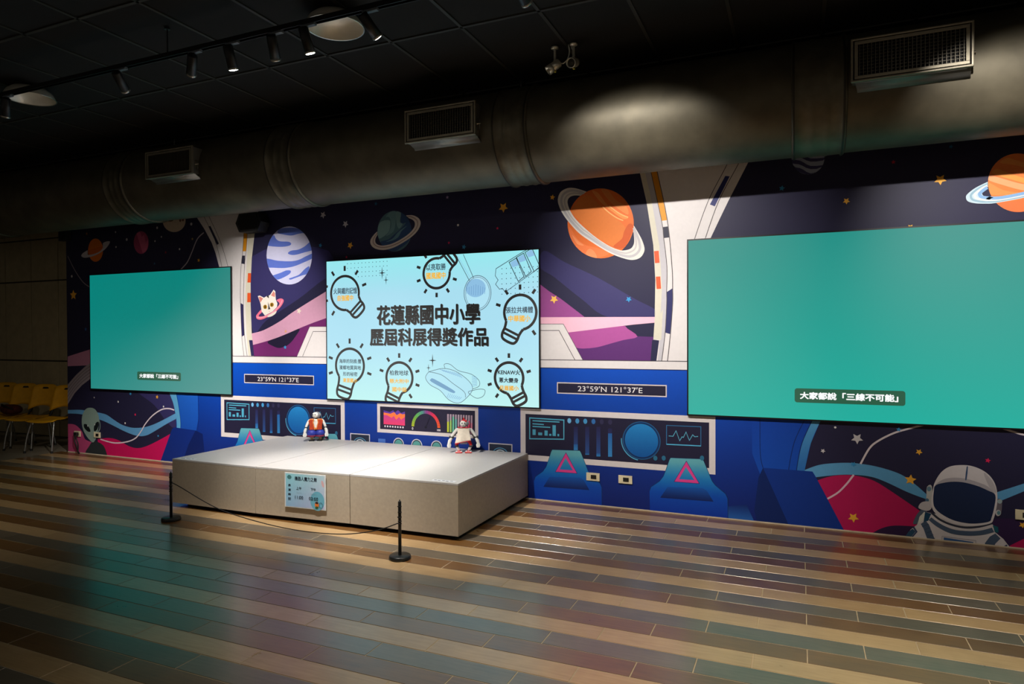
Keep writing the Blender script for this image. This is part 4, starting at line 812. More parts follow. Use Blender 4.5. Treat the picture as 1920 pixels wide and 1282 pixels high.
# ---- stanchions and rope
M_PO = mk('black_powder_coat', (26, 28, 28), 0.35)
def post(x, y, label):
    o = thing('stanchion_post', label, 'stanchion', (x, y, 0))
    m = MB(); m.lathe([(0, 0), (.076, 0), (.078, .006), (.076, .022), (.070, .027), (0, .027)], (x, y, 0.0003), n=36); m.build('base', M_PO, o)
    m = MB(); m.lathe([(0, .026), (.0115, .026), (.0115, .402), (.010, .406), (0, .406)], (x, y, 0), n=18); p = m.build('pole', M_PO, o)
    m = MB(); m.lathe([(0, .0), (.004, .0), (.004, .012), (0, .012)], (x, y, .405), n=10); m.build('tip', M_PO, o)
    for k, z in enumerate((.365, .325, .290, .262, .245)):
        m = MB(); m.lathe([(.0118, 0), (.0142, .001), (.0142, .006), (.0118, .007)], (x, y, z), n=16); m.ball((x+(-.015 if k % 2 == 0 else .015), y-.004, z+.003), .0035, 8, 6); m.build('cord_wrap', mk('black_cord', (16, 16, 16), 0.7), o)
    return o
p1 = post(-4.938, 4.051, 'thin black rope post near the left end of the stage'); p2 = post(-2.589, 3.978, 'thin black rope post in front of the stage, nearest the camera')
m = MB(); path = [(-4.925, 4.051, .322), (-4.84, 4.049, .300), (-4.40, 4.035, .165), (-3.96, 4.02, .106), (-3.52, 4.008, .085), (-3.11, 3.995, .108), (-2.80, 3.985, .172), (-2.605, 3.979, .248)]
rope = m.tube(cr(path, 8), .0038).build('barrier_cord', mk('black_cord', (16, 16, 16), 0.7)); tag(rope, 'thin black cord sagging between the two rope posts', 'cord')

# ---- robots
M_RW = mk('robot_white_shell', (232, 230, 224), 0.35); M_RG = mk('robot_grey_shell', (150, 150, 154), 0.35); M_RK = mk('robot_black_joint', (22, 22, 24), 0.45)
M_VEST = mk('orange_velvet', (176, 56, 14), 0.8, var=0.3, scale=60); M_TRIM = mk('gold_trim', (236, 150, 74), 0.6); M_BLUE = mk('blue_satin', (36, 50, 150), 0.5, var=0.35, scale=30); M_MAG = mk('maroon_band', (120, 20, 60), 0.6); M_RED = mk('red_plastic', (206, 24, 34), 0.4); M_APR = mk('cream_apron', (238, 226, 208), 0.8, var=0.08, scale=40, bump=0.2); M_TAN = mk('tan_leg', (196, 160, 112), 0.5)
def limb(o, name, pts, rs, mat): m = MB(); m.tube(pts, rs, 10); m.ball(pts[0], rs[0]*1.02, 10, 6); m.ball(pts[-1], rs[-1]*1.02, 10, 6); return m.build(name, mat, o)
def robot_core(o, x, y, z, turn, A=1.0):
    P = lambda a, b, c: Vector((x+a, y+b, z+c))
    m = MB(); m.ball(P(.012, .012, .278), (.038, .036, .034), 20, 12); hd = m.build('head', M_RG, o)
    R = Matrix.Rotation(turn, 3, 'Z')
    m = MB(); m.ball(P(-.004, -.006, .279), (.033, .032, .032), 20, 12, R); m.build('face_shell', M_RW, hd)
    m = MB()
    for s in (-.013, .010): q = R @ Vector((s, -.0325, .005)); m.ball(P(-.004+q.x, -.004+q.y, .281+q.z), (.0058, .004, .0065), 10, 6)
    m.build('eyes', M_RK, hd)
    m = MB(); q = R @ Vector((-.001, -.031, -.014)); m.box(P(-.004+q.x, -.004+q.y, .279+q.z), (.012, .004, .003), R); m.build('mouth', M_RK, hd)
    for s in (-1, 1): m = MB(); m.cyl(P(.008+s*.034, .008, .28), P(.008+s*.044, .008, .28), .012, .010, 14); m.build('ear_disc', M_RG, hd)
    m = MB(); m.cyl(P(.004, .006, .235), P(.004, .006, .254), .014, n=14); m.build('neck', M_RK, o)
    m = MB(); m.box(P(0, .008, .185), (.100, .062, .104), bev=.012); m.build('torso', M_RW, o)
    m = MB(); m.box(P(0, .008, .120), (.080, .056, .034), bev=.008); m.build('hip_block', M_RK, o)
    for s in (-1, 1):
        m = MB(); m.cyl(P(s*.048, .006, .218), P(s*.072, .006, .216), .017, n=16); m.ball(P(s*.072, .004, .214), .016, 12, 8); m.build('shoulder', M_RW, o)
        X = lambda v: s*(.074+(v-.074)*A)
        limb(o, 'upper_arm', [P(X(.076), .002, .208), P(X(.090), -.004, .178), P(X(.098), -.008, .158)], [.015, .0145, .013], M_RW)
        m = MB(); m.box(P(X(.080), .016, .178), (.020, .018, .044), Matrix.Rotation(-s*.35, 3, 'Y'), bev=.003); m.build('arm_servo', M_RK, o)
        m = MB(); m.cyl(P(X(.086), -.008, .146), P(X(.114), -.008, .146), .0135, n=14); m.build('elbow', M_RK, o)
        limb(o, 'forearm', [P(X(.102), -.010, .136), P(X(.110), -.016, .112), P(X(.114), -.020, .090)], [.014, .017, .014], M_RW)
        m = MB(); m.box(P(X(.104), .004, .108), (.016, .014, .040), bev=.003); m.build('forearm_servo', M_RK, o)
        h = MB(); hx = X(.114)
        for k, (dx, dy) in enumerate(((-.009, -.006), (0, -.010), (.009, -.004))): h.tube([P(hx+dx, -.022+dy*.5, .086), P(hx+s*.002+dx*1.3, -.024+dy, .066), P(hx-s*.003+dx*1.1, -.028+dy, .050)], [.0065, .006, .0048], 8)
        h.tube([P(hx-s*.010, -.018, .088), P(hx-s*.017, -.022, .074), P(hx-s*.016, -.028, .060)], [.006, .0055, .0045], 8); h.ball(P(hx, -.022, .088), (.013, .011, .011), 10, 6); h.build('hand', M_RW, o)
    return P
def robot_vest(x, y, z):
    o = thing('humanoid_robot', 'small humanoid robot in orange vest and blue trousers on the stage', 'robot', (x, y, z)); P = robot_core(o, x, y, z, -0.35)
    for s in (-1, 1):
        m = MB(); pts = [(s*.016, .236), (s*.058, .236), (s*.072, .214), (s*.062, .170), (s*.066, .126), (s*.008, .126), (s*.014, .170), (s*.024, .205)]
        m.prism([(x+p[0], z+p[1]) for p in pts], y-.034, y-.020); m.prism([(x+s*.050, z+.126), (x+s*.064, z+.126), (x+s*.066, z+.235), (x+s*.052, z+.235)], y-.020, y+.045); v = m.build('vest_panel', M_VEST, o)
        m = MB(); m.tube([P(s*.020, -.036, .236), P(s*.027, -.037, .205), P(s*.017, -.037, .168), P(s*.008, -.037, .128)], .0045, 8); m.tube([P(s*.016, -.034, .237), P(s*.060, -.030, .237), P(s*.073, -.016, .216)], .0048, 8); m.build('vest_trim', M_TRIM, v)
    m = MB(); m.box(P(0, .045, .182), (.118, .010, .112), bev=.003); m.build('vest_back', M_VEST, o)
    m = MB(); m.ball(P(0, -.040, .140), (.009, .006, .010), 10, 6); m.build('buckle', M_TRIM, o)
    for s in (-1, 1):
        m = MB(); m.ball(P(s*.042, -.006, .086), (.052, .048, .044), 18, 12); t = m.build('trouser_leg', M_BLUE, o)
        m = MB(); m.lathe([(.046, 0), (.050, .006), (.048, .016), (.040, .018)], P(s*.042, -.006, .050), n=24); m.build('maroon_cuff', M_MAG, t)
        limb(o, 'shin', [P(s*.036, .0, .055), P(s*.046, -.006, .030), P(s*.040, -.006, .014)], [.016, .014, .012], M_TAN)
        m = MB(); m.box(P(s*.042, -.016, .008), (.056, .084, .014), bev=.005); m.build('shoe', M_RK, o)
        m = MB(); m.box(P(s*.044, -.018, .0018), (.066, .096, .003), bev=.0008); m.build('foot_plate', M_RW, o)
    return o
def robot_apron(x, y, z):
    o = thing('humanoid_robot', 'small white and red humanoid robot in a cream apron on the stage', 'robot', (x, y, z)); P = robot_core(o, x, y, z, 0.1, 1.7)
    m = MB(); m.cyl(P(.004, .010, .302), P(-.004, .012, .334), .012, .006, 12); m.build('red_crest', M_RED, o)
    m = MB(); m.lathe([(.036, 0), (.030, .012), (.014, .018), (0, .019)], P(.002, .008, .296), n=20); m.build('red_cap', M_RED, o)
    # apron: gently waved sheet with a slanting hem
    nx, nz = 14, 12; vs = []; 
    for j in range(nz+1):
        t = j/nz; wl_ = -.052-.032*t**1.2; wr = .052+.020*t; zb0, zb1 = .090, .122
        for i in range(nx+1):
            s = i/nx; xx = wl_+(wr-wl_)*s; zz = .240+(zb0+(zb1-zb0)*s-.240)*t; yy = -.036-.012*t+.006*math.sin(s*9+t*2)*t; vs.append(P(xx, yy, zz))
    n = len(vs); vs += [v+Vector((0, .003, 0)) for v in vs]; q = nx+1
    fs = [(j*q+i, j*q+i+1, (j+1)*q+i+1, (j+1)*q+i) for j in range(nz) for i in range(nx)]; fs += [tuple(n+k for k in reversed(f)) for f in fs]
    bd = [(i, i+1) for i in range(nx)]+[(nz*q+i+1, nz*q+i) for i in range(nx)]+[((j+1)*q, j*q) for j in range(nz)]+[(j*q+nx, (j+1)*q+nx) for j in range(nz)]
    fs += [(b_, a_, n+a_, n+b_) for a_, b_ in bd]; m = MB(); m.add(vs, fs, True); ap = m.build('apron', M_APR, o)
    m = MB(); m.tube(cr([P(-.052, -.037, .241), P(0, -.039, .243), P(.052, -.037, .241)], 5), .0028); m.tube(cr([P(-.084, -.050, .091), P(-.03, -.053, .101), P(.03, -.053, .112), P(.072, -.050, .122)], 5), .0026); m.build('red_binding', M_RED, ap)
    for s in (-1, 1): m = MB(); m.tube(cr([P(s*.050, -.037, .241), P(s*.056, .0, .246), P(s*.040, .040, .236)], 5), .004); m.build('red_strap', M_RED, o)
    for s in (-1, 1):
        limb(o, 'thigh', [P(s*.040, .006, .118), P(s*.062, -.012, .090), P(s*.070, -.018, .066)], [.017, .016, .015], M_RED)
        limb(o, 'shin', [P(s*.066, -.016, .060), P(s*.054, -.006, .034), P(s*.048, -.004, .018)], [.014, .014, .012], M_RW)
        m = MB(); m.cyl(P(s*.050, -.022, .064), P(s*.086, -.022, .064), .012, n=14); m.build('knee', M_RK, o)
        m = MB(); m.box(P(s*.046, -.020, .008), (.062, .092, .014), bev=.005); m.build('shoe', M_RW, o)
        m = MB(); m.box(P(s*.046, -.022, .0162), (.030, .074, .003), bev=.001); m.box(P(s*.046, -.062, .008), (.064, .010, .010), bev=.002); m.build('shoe_stripe', M_RED, o)
    m = MB(); m.box(P(0, .0, .088), (.070, .030, .016), bev=.004); m.build('leg_link', M_RG, o)
    return o
robot_vest(-4.790, 5.735, ZT).rotation_euler = (0, 0, 0.62); robot_apron(-2.990, 5.725, ZT).rotation_euler = (0, 0, 0.42)

# ---- air duct
DY, DZ, DR = 5.42, 3.306, 0.403
M_DU = mk('galvanised_duct', (92, 86, 71), 0.52, metal=0.5, var=0.22, scale=5, bump=0.03); M_DU2 = mk('duct_collar_steel', (100, 94, 78), 0.48, metal=0.55, var=0.25, scale=9); M_SEAL = mk('duct_seam', (60, 56, 48), 0.5, metal=0.6)
duct = thing('air_duct', 'large round galvanised air duct running along the top of the mural wall', 'duct', (-4, DY, DZ))
cols = [(-9.86, -9.56), (-7.13, -6.84), (-4.79, -4.49), (-2.34, -2.05), (-0.045, 0.285), (2.42, 2.72)]
xs = [-13.5]+[v for c in cols for v in c]+[5.2]
for i in range(0, len(xs), 2):
    a, b = xs[i], xs[i+1]; m = MB(); k = max(2, int((b-a)/0.4)); m.lathe([(DR, a+(b-a)*j/k) for j in range(k+1)], (0, DY, DZ), (1, 0, 0), 72); m.build('duct_section', M_DU, duct)
for a, b in cols:
    w = b-a; m = MB(); m.lathe([(DR-.004, a-.012), (DR+.004, a-.012), (DR+.016, a), (DR+.016, a+.012), (DR+.006, a+.02), (DR+.007, a+w*.32), (DR+.013, a+w*.36), (DR+.007, a+w*.41), (DR+.007, a+w*.6), (DR+.013, a+w*.65), (DR+.007, a+w*.7), (DR+.006, b-.02), (DR+.016, b-.012), (DR+.016, b), (DR+.004, b+.012), (DR-.004, b+.012)], (0, DY, DZ), (1, 0, 0), 72); cc = m.build('collar', M_DU2, duct)
    for q in (a+.006, b-.006): m = MB(); m.lathe([(DR+.0165, q-.010), (DR+.019, q-.008), (DR+.019, q+.002), (DR+.0165, q+.004)], (0, DY, DZ), (1, 0, 0), 72); m.build('seam_ring', M_SEAL, cc)
for x in (-10.5, -6.5, -2.25, 1.9): m = MB(); m.cyl((x, DY, DZ+DR-.01), (x, DY, 3.8), .006, n=8); [m.cyl((x, DY, q), (x, DY, q+.014), .013, n=6) for q in (3.73, 3.76)]; m.build('hanger_rod', mk('zinc_rod', (150, 150, 150), 0.3, metal=1.0), duct)
# ---- diffuser boxes on the duct
M_FR = mk('grille_frame_steel', (150, 142, 124), 0.4, metal=0.6); M_SH = mk('diffuser_sheet_metal', (132, 130, 124), 0.42, metal=0.7, var=0.15, scale=6); M_SLT = mk('grille_slat_dark', (128, 122, 110), 0.35, metal=0.8)
def diffuser(xa, label):
    xb, z0, z1, yf = xa+.662, 3.237, 3.503, 4.930
    o = thing('duct_diffuser', label, 'air vent', ((xa+xb)/2, yf, z0), 'air vents along the round duct')
    dyz = lambda zz: DY-math.sqrt(DR*DR-(zz-DZ)**2)-.002
    m = MB()
    m.box(((xa+xb)/2, (yf+.012+dyz(z1))/2, z1-.002), (xb-xa, dyz(z1)-yf-.012, .004)); m.box(((xa+xb)/2, (yf+.012+dyz(z0))/2, z0+.002), (xb-xa, dyz(z0)-yf-.012, .004))
    for xx in (xa, xb-.004):
        ol = [(yf+.012, z0+.004), (yf+.012, z1-.004)]+[(dyz(z1-.004+(z0-z1+.008)*k/8), z1-.004+(z0-z1+.008)*k/8) for k in range(9)]
        tri = tessellate_polygon([[Vector((a_, b_, 0)) for a_, b_ in ol]]); n = len(ol)
        m.add([(xx, a_, b_) for a_, b_ in ol]+[(xx+.004, a_, b_) for a_, b_ in ol], [tuple(t) for t in tri]+[tuple(n+i for i in reversed(t)) for t in tri]+[(i, (i+1) % n, n+(i+1) % n, n+i) for i in range(n)])
    # saddle lip under the box following the duct
    m.prism([(xa-.0, z0), (xb, z0), (xb-.0, z0-.006), (xa+.01, z0-.006)], yf+.015, yf+.085); box = m.build('box', M_SH, o)
    m = MB(); pr_ = [(z0-.004, yf+.02), (z0-.008, yf+.04), (z0-.022, yf+.060), (z0-.030, yf+.085), (z0-.050, yf+.098)]
    vs = []
    for zz, yy in pr_: vs += [(xa+.01+(yy-yf)*.25, yy, zz), (xb+(yy-yf)*.1, yy, zz)]
    vs += [(v[0], v[1]+.003, v[2]+.003) for v in vs]; n = 10
    fs = [(2*i, 2*i+1, 2*i+3, 2*i+2) for i in range(4)]+[(n+2*i+2, n+2*i+3, n+2*i+1, n+2*i) for i in range(4)]+[(0, n, n+1, 1), (8, 9, n+9, n+8)]+[(2*i, 2*i+2, n+2*i+2, n+2*i) for i in range(4)]+[(2*i+3, 2*i+1, n+2*i+1, n+2*i+3) for i in range(4)]
    m.add(vs, fs, True); m.build('saddle_lip', M_SH, box)
    m = MB(); t = .014
    for c, s in ((((xa+xb)/2, z1+.002), (xb-xa+.02, t)), (((xa+xb)/2, z0-.002), (xb-xa+.02, t)), ((xa-.003, (z0+z1)/2), (t, z1-z0+.004)), ((xb+.003, (z0+z1)/2), (t, z1-z0+.004))): m.box((c[0], yf+.006, c[1]), (s[0], .022, s[1]), bev=.005)
    m.build('outer_rim', M_FR, o)
    m = MB(); t = .020; i0, i1, j0, j1 = xa+.022, xb-.022, z0+.020, z1-.020
    for c, s in ((((i0+i1)/2, j1), (i1-i0+t, t)), (((i0+i1)/2, j0), (i1-i0+t, t)), ((i0, (j0+j1)/2), (t, j1-j0-t)), ((i1, (j0+j1)/2), (t, j1-j0-t))): m.box((c[0], yf+.004, c[1]), (s[0], .010, s[1]), bev=.002)
    m.build('grille_frame', M_FR, o)
    sm_ = MB(); sm_.box((0, 0, 0), (.0032, .018, j1-j0-t)); sme = sm_.mesh('vertical_slat', M_SLT)
    nn = 26
    for k in range(nn):
        q = link('vertical_slat', sme, o); q.location = (i0+.020+(i1-i0-.04)*k/(nn-1), yf+.014, (j0+j1)/2)
    hm = MB(); hm.box((0, 0, 0), (i1-i0-t, .014, .003)); hme = hm.mesh('horizontal_slat', M_SLT)
    for k in range(10):
        q = link('horizontal_slat', hme, o); q.location = ((i0+i1)/2, yf+.034, j0+.018+(j1-j0-.036)*k/9)
    m = MB(); m.box(((xa+xb)/2, yf+.075, (z0+z1)/2), (xb-xa-.01, .004, z1-z0-.01)); m.build('dark_throat', M_BLK, o)
    m = MB(); m.box((xb+.003, yf+.060, z0+.09), (.003, .05, .09), bev=.001); h = m.build('damper_plate', mk('bright_zinc', (210, 208, 200), 0.2, metal=1.0), o)
    m = MB(); m.box((xb+.018, yf+.065, z0+.085), (.006, .010, .085), bev=.002); m.cyl((xb+.002, yf+.065, z0+.10), (xb+.03, yf+.065, z0+.10), .007, n=10); m.build('damper_lever', MATS['bright_zinc'], h)
    return o
diffuser(-6.335, 'grilled air vent box on the duct, leftmost and darkest'); diffuser(-3.128, 'grilled air vent box on the duct above the middle screen'); diffuser(0.316, 'grilled air vent box on the duct, rightmost and largest in view')

# ---- lighting track, spotlights
TY, TZ = 3.45, 3.606
M_TRK = mk('track_black', (34, 34, 36), 0.45, metal=0.3); M_HEAD = mk('spot_black', (22, 22, 24), 0.45); M_ADP = mk('adapter_grey', (100, 108, 116), 0.45); M_RIM = mk('spot_rim', (190, 186, 176), 0.3, metal=0.9); M_OFF = mk('spot_lens_dark', (60, 58, 54), 0.2)
trk = thing('lighting_track', 'long black ceiling track that carries the spotlights', 'track', (-3, TY, TZ))
m = MB(); 
for zz, sz in ((TZ+.010, (.036, .004)), (TZ-.004, (.004, .024)), (TZ-.004, (.004, .024))): pass
m.box((-2.5, TY, TZ+.010), (13.4, .036, .006)); m.box((-2.5, TY-.016, TZ-.006), (13.4, .004, .028)); m.box((-2.5, TY+.016, TZ-.006), (13.4, .004, .028)); m.build('rail', M_TRK, trk)
for x in (-8.4, -6.3, -4.2, -2.1, 0.0, 2.1, 3.9): m = MB(); m.cyl((x, TY, TZ+.012), (x, TY, 3.8), .005, n=8); m.cyl((x, TY, 3.79), (x, TY, 3.799), .02, n=16); m.build('suspension_rod', M_TRK, trk)
def head(x, target, label, power=0.0, size=40, blend=0.6, visible_lit=False, col=(1.0, 0.95, 0.89)):
    o = thing('track_spotlight', label, 'spotlight', (x, TY, TZ), 'spotlights on the ceiling track')
    m = MB(); m.box((x+.03, TY, TZ-.022), (.11, .030, .020), bev=.003); m.build('adapter', M_ADP, o)
    m = MB(); m.cyl((x, TY, TZ-.03), (x, TY, TZ-.062), .007, n=10); m.box((x, TY, TZ-.066), (.026, .018, .012)); m.build('stem', M_HEAD, o)
    piv = Vector((x, TY, TZ-.078)); a = (Vector(target)-piv).normalized()
    p0, p1 = piv-a*.045, piv+a*.115
    m = MB(); m.lathe([(0, 0), (.026, .0), (.033, .008), (.034, .160), (.030, .160), (.029, .150), (0, .150)], p0, a, 24); body = m.build('lamp_body', M_HEAD, o)
    m = MB(); m.lathe([(.0342, .150), (.0356, .152), (.0356, .162), (.030, .162)], p0, a, 24); m.build('rim', M_RIM, body)
    m = MB(); m.lathe([(0, .1665), (.015, .1655), (.0295, .1622)], p0, a, 24); m.build('lens', M_LENS if power else M_OFF, body)
    if power:
        l = bpy.data.lights.new('spot_beam', 'SPOT'); l.energy = power*SPOT_GAIN; l.spot_size = math.radians(size); l.spot_blend = blend; l.shadow_soft_size = .022; l.color = col
        q = bpy.data.objects.new('spot_beam', l); COL.objects.link(q); q.parent = o; q.matrix_parent_inverse = base_matrix(o).inverted()
        q.matrix_world = Matrix.Translation(p0+a*.176) @ a.to_track_quat('-Z', 'Y').to_matrix().to_4x4(); q.matrix_basis = q.matrix_world.copy()
    return o
WARM = (1.0, 0.87, 0.68)
head(-6.10, (-7.6, 4.2, 0.0), 'black spotlight crossing in front of the left round downlight', 55, 120, 1.0, col=WARM)  # broad beam added as fill for the dim left floor and chairs
head(-4.72, (-5.75, D, 1.50), 'faint tilted spotlight at the dark left end of the track', 300, 50, 1.0)
head(-3.955, (-7.2, D, 0.35), 'spotlight with a thin bright rim, left of the dazzling one', 600, 36, 1.0)
head(-3.605, (-3.70, 4.62, 0.30), 'glaring round spotlight, left of the two lit ones in view', 280, 42, 0.7)
head(-3.22, (-4.25, 5.55, 0.44), 'slim cylinder spotlight between the two glaring ones', 430, 56, 0.9)
head(-2.949, (-2.65, 4.68, 0.20), 'glaring star-shaped spotlight, right of the two lit ones in view', 300, 42, 0.7)
head(-2.47, (-1.35, D, 0.9), 'black spotlight in front of the right round downlight', 210, 52, 1.0)
head(-1.45, (-1.00, D, 2.0), 'spotlight aimed at the white arch beside the right screen', 215, 66, 1.0)
head(-0.55, (-0.2, 3.4, 0.0), 'spotlight over the open floor right of the stage', 150, 110, 1.0, col=WARM)
head(0.75, (1.65, D, 2.05), 'spotlight aimed at the ringed planet over the right screen', 250, 62, 1.0)
head(1.45, (0.8, 2.3, 0.0), 'spotlight over the floor in front of the right screen', 170, 108, 1.0, col=WARM)

# ---- round downlights
M_REF = mk('satin_reflector', (238, 232, 216), 0.35, metal=0.25, var=0.04)
def downlight(x, y, label):
    o = thing('round_downlight', label, 'ceiling lamp', (x, y, 3.7)); m = MB()
    m.lathe([(.196, 0), (.190, .012), (.172, .045), (.135, .076), (.085, .093), (.05, .096)], (x, y, 3.700), n=40); m.lathe([(.05, .098), (.087, .096), (.138, .080), (.176, .048), (.194, .014), (.200, 0)], (x, y, 3.700), n=40); m.build('reflector', M_REF, o)
    m = MB(); m.lathe([(.194, -.001), (.200, -.004), (.204, -.001), (.200, .004)], (x, y, 3.700), n=40); m.build('rim', M_RIM, o)
    m = MB(); m.lathe([(0, .085), (.045, .085), (.05, .097), (0, .098)], (x, y, 3.700), n=24); m.build('lamp_disc', M_OFF, o); return o
downlight(-6.31, 3.765, 'round satin reflector downlight at the far left of the ceiling'); downlight(-2.95, 3.755, 'round satin reflector downlight behind the track near the top')

# ---- security cameras
M_CC = mk('camera_silver', (206, 204, 190), 0.3, metal=0.6); M_CB = mk('camera_dark', (46, 42, 34), 0.35); M_WC = mk('white_cable', (200, 200, 192), 0.5)
def cctv(x, y, aim, cable, label):
    o = thing('security_camera', label, 'camera', (x, y, 3.8)); aim = Vector(aim).normalized()
    m = MB(); m.lathe([(0, 0), (.030, 0), (.030, -.010), (.016, -.018), (0, -.018)], (x, y, 3.798), n=22); m.build('ceiling_mount', M_CC, o)
    m = MB(); m.cyl((x, y, 3.782), (x, y, 3.695), .0095, n=12); m.ball((x, y, 3.690), .013, 12, 8); m.build('stem', M_CC, o)
    c = Vector((x, y, 3.655)); p = c-aim*.045
    m = MB(); m.lathe([(0, 0), (.028, .0), (.034, .006), (.034, .085), (0, .085)], p, aim, 24); b = m.build('body', M_CC, o)
    m = MB(); m.lathe([(.0345, .070), (.037, .072), (.037, .112), (.033, .112), (.032, .090), (0, .090)], p, aim, 24); m.build('sunshield', M_CC, b)
    m = MB(); m.lathe([(0, .1), (.014, .1), (.018, .092), (.031, .0915)], p, aim, 24); m.build('lens', M_CB, b)
    m = MB(); m.box(c-Vector((0, 0, .038)), (.016, .03, .02)); m.build('bracket', mk('brass_bracket', (170, 160, 70), 0.4), o)
    m = MB(); m.tube(cr([p+Vector(q) for q in cable], 6), .0045, 6); m.build('cable', M_WC, o); return o
cctv(-1.742, 4.88, (-.62, -.30, -.50), [(0, 0, 0), (.03, 0, -.012), (.065, .0, .015), (.080, 0, .07), (.070, 0, .140)], 'silver bullet security camera pointing left with a looped cable'); cctv(-1.590, 4.88, (-.05, -.92, -.36), [(-.01, 0, .0), (-.03, 0, .03), (-.012, -.01, .07), (-.035, 0, .125)], 'silver bullet security camera pointing at the viewer')

# ---- black boxes by the wall top
def spk(c, w, h, dpt, label):
    o = thing('wall_speaker', label, 'speaker', c); x, y, z = c
    m = MB(); m.prism([(x-w/2, z), (x-w*.36, z-h*.5), (x+w*.36, z-h*.5), (x+w/2, z), (x+w*.36, z+h*.5), (x-w*.36, z+h*.5)], y-dpt, y); m.build('cabinet', M_BLK, o)
    m = MB(); m.prism([(x-w*.40, z), (x-w*.30, z-h*.40), (x+w*.30, z-h*.40), (x+w*.40, z), (x+w*.30, z+h*.4), (x-w*.30, z+h*.4)], y-dpt-.006, y-dpt); m.build('grille', mk('speaker_cloth', (8, 9, 8), 0.95), o); return o
a = W(443, 415, D-.14); spk((a[0]+.19, D-.012, 2.865), .38, .21, .14, 'black hexagonal box high on the wall under the duct')
o = thing('junction_box', 'small black box at the upper left end of the mural wall', 'box', (-9.12, D, 2.93)); m = MB(); m.box((-9.13, D-.04, 2.945), (.16, .072, .16), bev=.006); m.build('casing', M_BLK, o); m = MB(); m.box((-9.13, D-.079, 2.945), (.12, .006, .12), bev=.002); m.build('cover', mk('speaker_cloth', (8, 9, 8), 0.95), o)

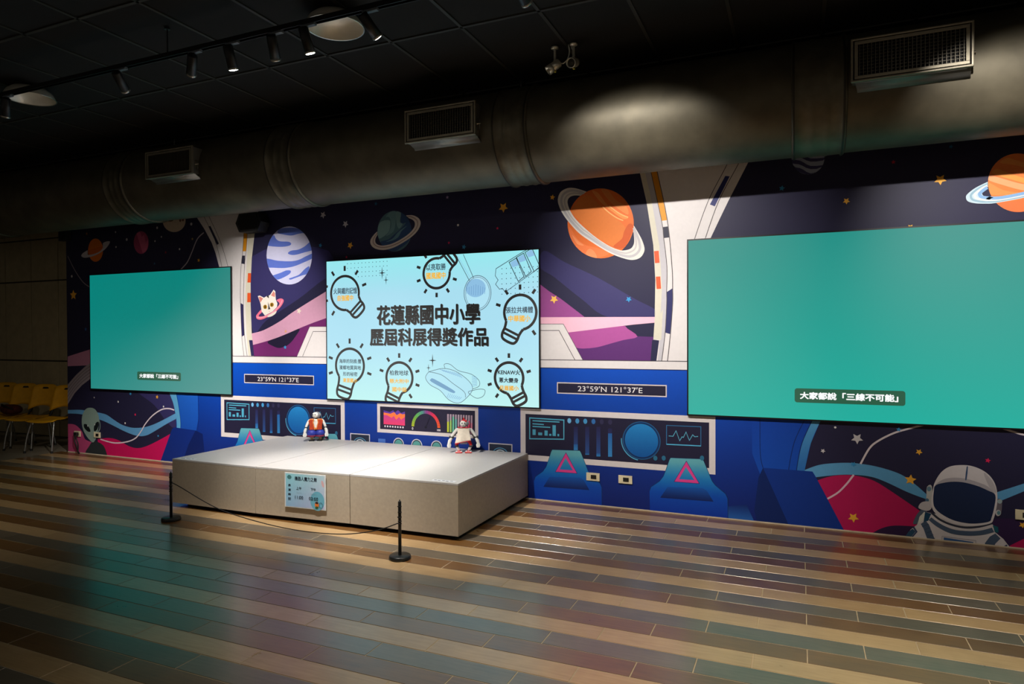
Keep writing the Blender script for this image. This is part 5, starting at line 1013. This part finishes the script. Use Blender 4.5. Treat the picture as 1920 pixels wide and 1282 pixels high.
# ---- yellow chairs
M_YE = mk('yellow_plastic', (214, 156, 10), 0.45, var=0.08); M_CH = mk('chair_steel', (150, 150, 146), 0.35, metal=0.8); M_FT = mk('chair_foot', (20, 20, 20), 0.6)
def make_chair():
    o = thing('plastic_chair', 'yellow plastic chair', 'chair', (0, 0, 0), 'yellow chairs by the beige wall')
    nx, ny = 10, 8; vs = []
    for j in range(ny+1):
        t = j/ny
        for i in range(nx+1):
            s = i/nx*2-1; vs.append((s*(.195-.02*t), -.21+.42*t, .445+.018*s*s-.02*math.sin(t*math.pi)+(-.03*(1-t/.18) if t < .18 else 0)))
    def shell(vs, nx, ny, off, name, mat):
        n = len(vs); q = nx+1; V = [Vector(v) for v in vs]; V2 = [v+Vector(off) for v in V]
        fs = [(j*q+i, j*q+i+1, (j+1)*q+i+1, (j+1)*q+i) for j in range(ny) for i in range(nx)]
        f2 = fs+[tuple(n+k for k in reversed(f)) for f in fs]; bd = [(i, i+1) for i in range(nx)]+[(ny*q+i+1, ny*q+i) for i in range(nx)]+[((j+1)*q, j*q) for j in range(ny)]+[(j*q+nx, (j+1)*q+nx) for j in range(ny)]
        f2 += [(b_, a_, n+a_, n+b_) for a_, b_ in bd]; m = MB(); m.add(V+V2, f2, True); return m.build(name, mat, o)
    shell(vs, nx, ny, (0, 0, -.012), 'seat', M_YE)
    # backrest with an arched lower edge
    nx, nz = 12, 8; vs = []
    for j in range(nz+1):
        t = j/nz
        for i in range(nx+1):
            s = i/nx*2-1; zb = .515+.065*(1-s*s)**1.0; zt = .880-.03*abs(s)**4; zz = zb+(zt-zb)*t; vs.append((s*(.185-.012*t), .235+.10*(zz-.5)/.35-.035*(1-s*s)*-1-.03, zz))
    bk = shell(vs, nx, nz, (0, .010, 0), 'backrest', M_YE)
    m = MB(); m.prism([(-.045, .815), (.045, .815), (.03, .838), (-.03, .838)], .322, .336)
    m.build('handle_slot', mk('slot_black', (4, 4, 4), 0.6), bk)
    for s in (-1, 1):
        m = MB(); m.tube(cr([(s*.155, -.14, .425), (s*.18, -.20, .22), (s*.19, -.235, .012)], 5), .011, 8); l = m.build('leg', M_CH, o); m = MB(); m.cyl((s*.19, -.235, 0), (s*.1895, -.234, .03), .015, .013, 10); m.build('foot_cap', M_FT, l)
        m = MB(); m.tube(cr([(s*.155, .14, .425), (s*.18, .21, .22), (s*.19, .25, .012)], 5), .011, 8); l = m.build('leg', M_CH, o); m = MB(); m.cyl((s*.19, .25, 0), (s*.1895, .249, .03), .015, .013, 10); m.build('foot_cap', M_FT, l)
        m = MB(); m.tube(cr([(s*.155, .16, .425), (s*.157, .225, .50), (s*.150, .275, .60)], 5), .014, 8); m.build('back_support', M_FT, o)
    m = MB(); m.tube([(-.155, -.14, .418), (.155, -.14, .418)], .010, 8); m.tube([(-.155, .14, .418), (.155, .14, .418)], .010, 8); m.tube([(-.155, -.14, .418), (-.155, .15, .418)], .010, 8); m.tube([(.155, -.14, .418), (.155, .15, .418)], .010, 8); m.build('seat_frame', M_CH, o)
    return o
ch0 = make_chair()
spots = [(-10.95, 5.93, 0.40, 'yellow plastic chair cut by the left edge of the photo'), (-10.47, 5.92, 0.40, 'yellow plastic chair with a dark bag on its seat'), (-9.99, 5.91, 0.40, 'yellow plastic chair between the bagged chair and the rightmost chair'), (-9.51, 5.90, 0.36, 'yellow plastic chair half hidden by the end of the mural wall')]
for i, (x, y, r, lab) in enumerate(spots):
    c = ch0 if i == 0 else copy_tree(ch0)
    c.location = (x, y, 0); c.rotation_euler = (0, 0, r); c['label'] = lab
bagx, bagy = -10.47, 5.95
bag = thing('shoulder_bag', 'dark red and black bag lying on a yellow chair seat', 'bag', (bagx, bagy, .45)); m = MB(); m.ball((bagx, bagy, .520), (.17, .12, .075), 18, 12); m.ball((bagx-.07, bagy-.02, .545), (.09, .09, .05), 14, 10); m.build('body', mk('maroon_fabric', (70, 22, 16), 0.9, var=0.5, scale=20), bag); m = MB(); m.tube(cr([(bagx-.12, bagy-.05, .56), (bagx-.05, bagy-.10, .60), (bagx+.06, bagy-.10, .57), (bagx+.14, bagy-.06, .53)], 6), .012); m.build('strap', M_BLK, bag)
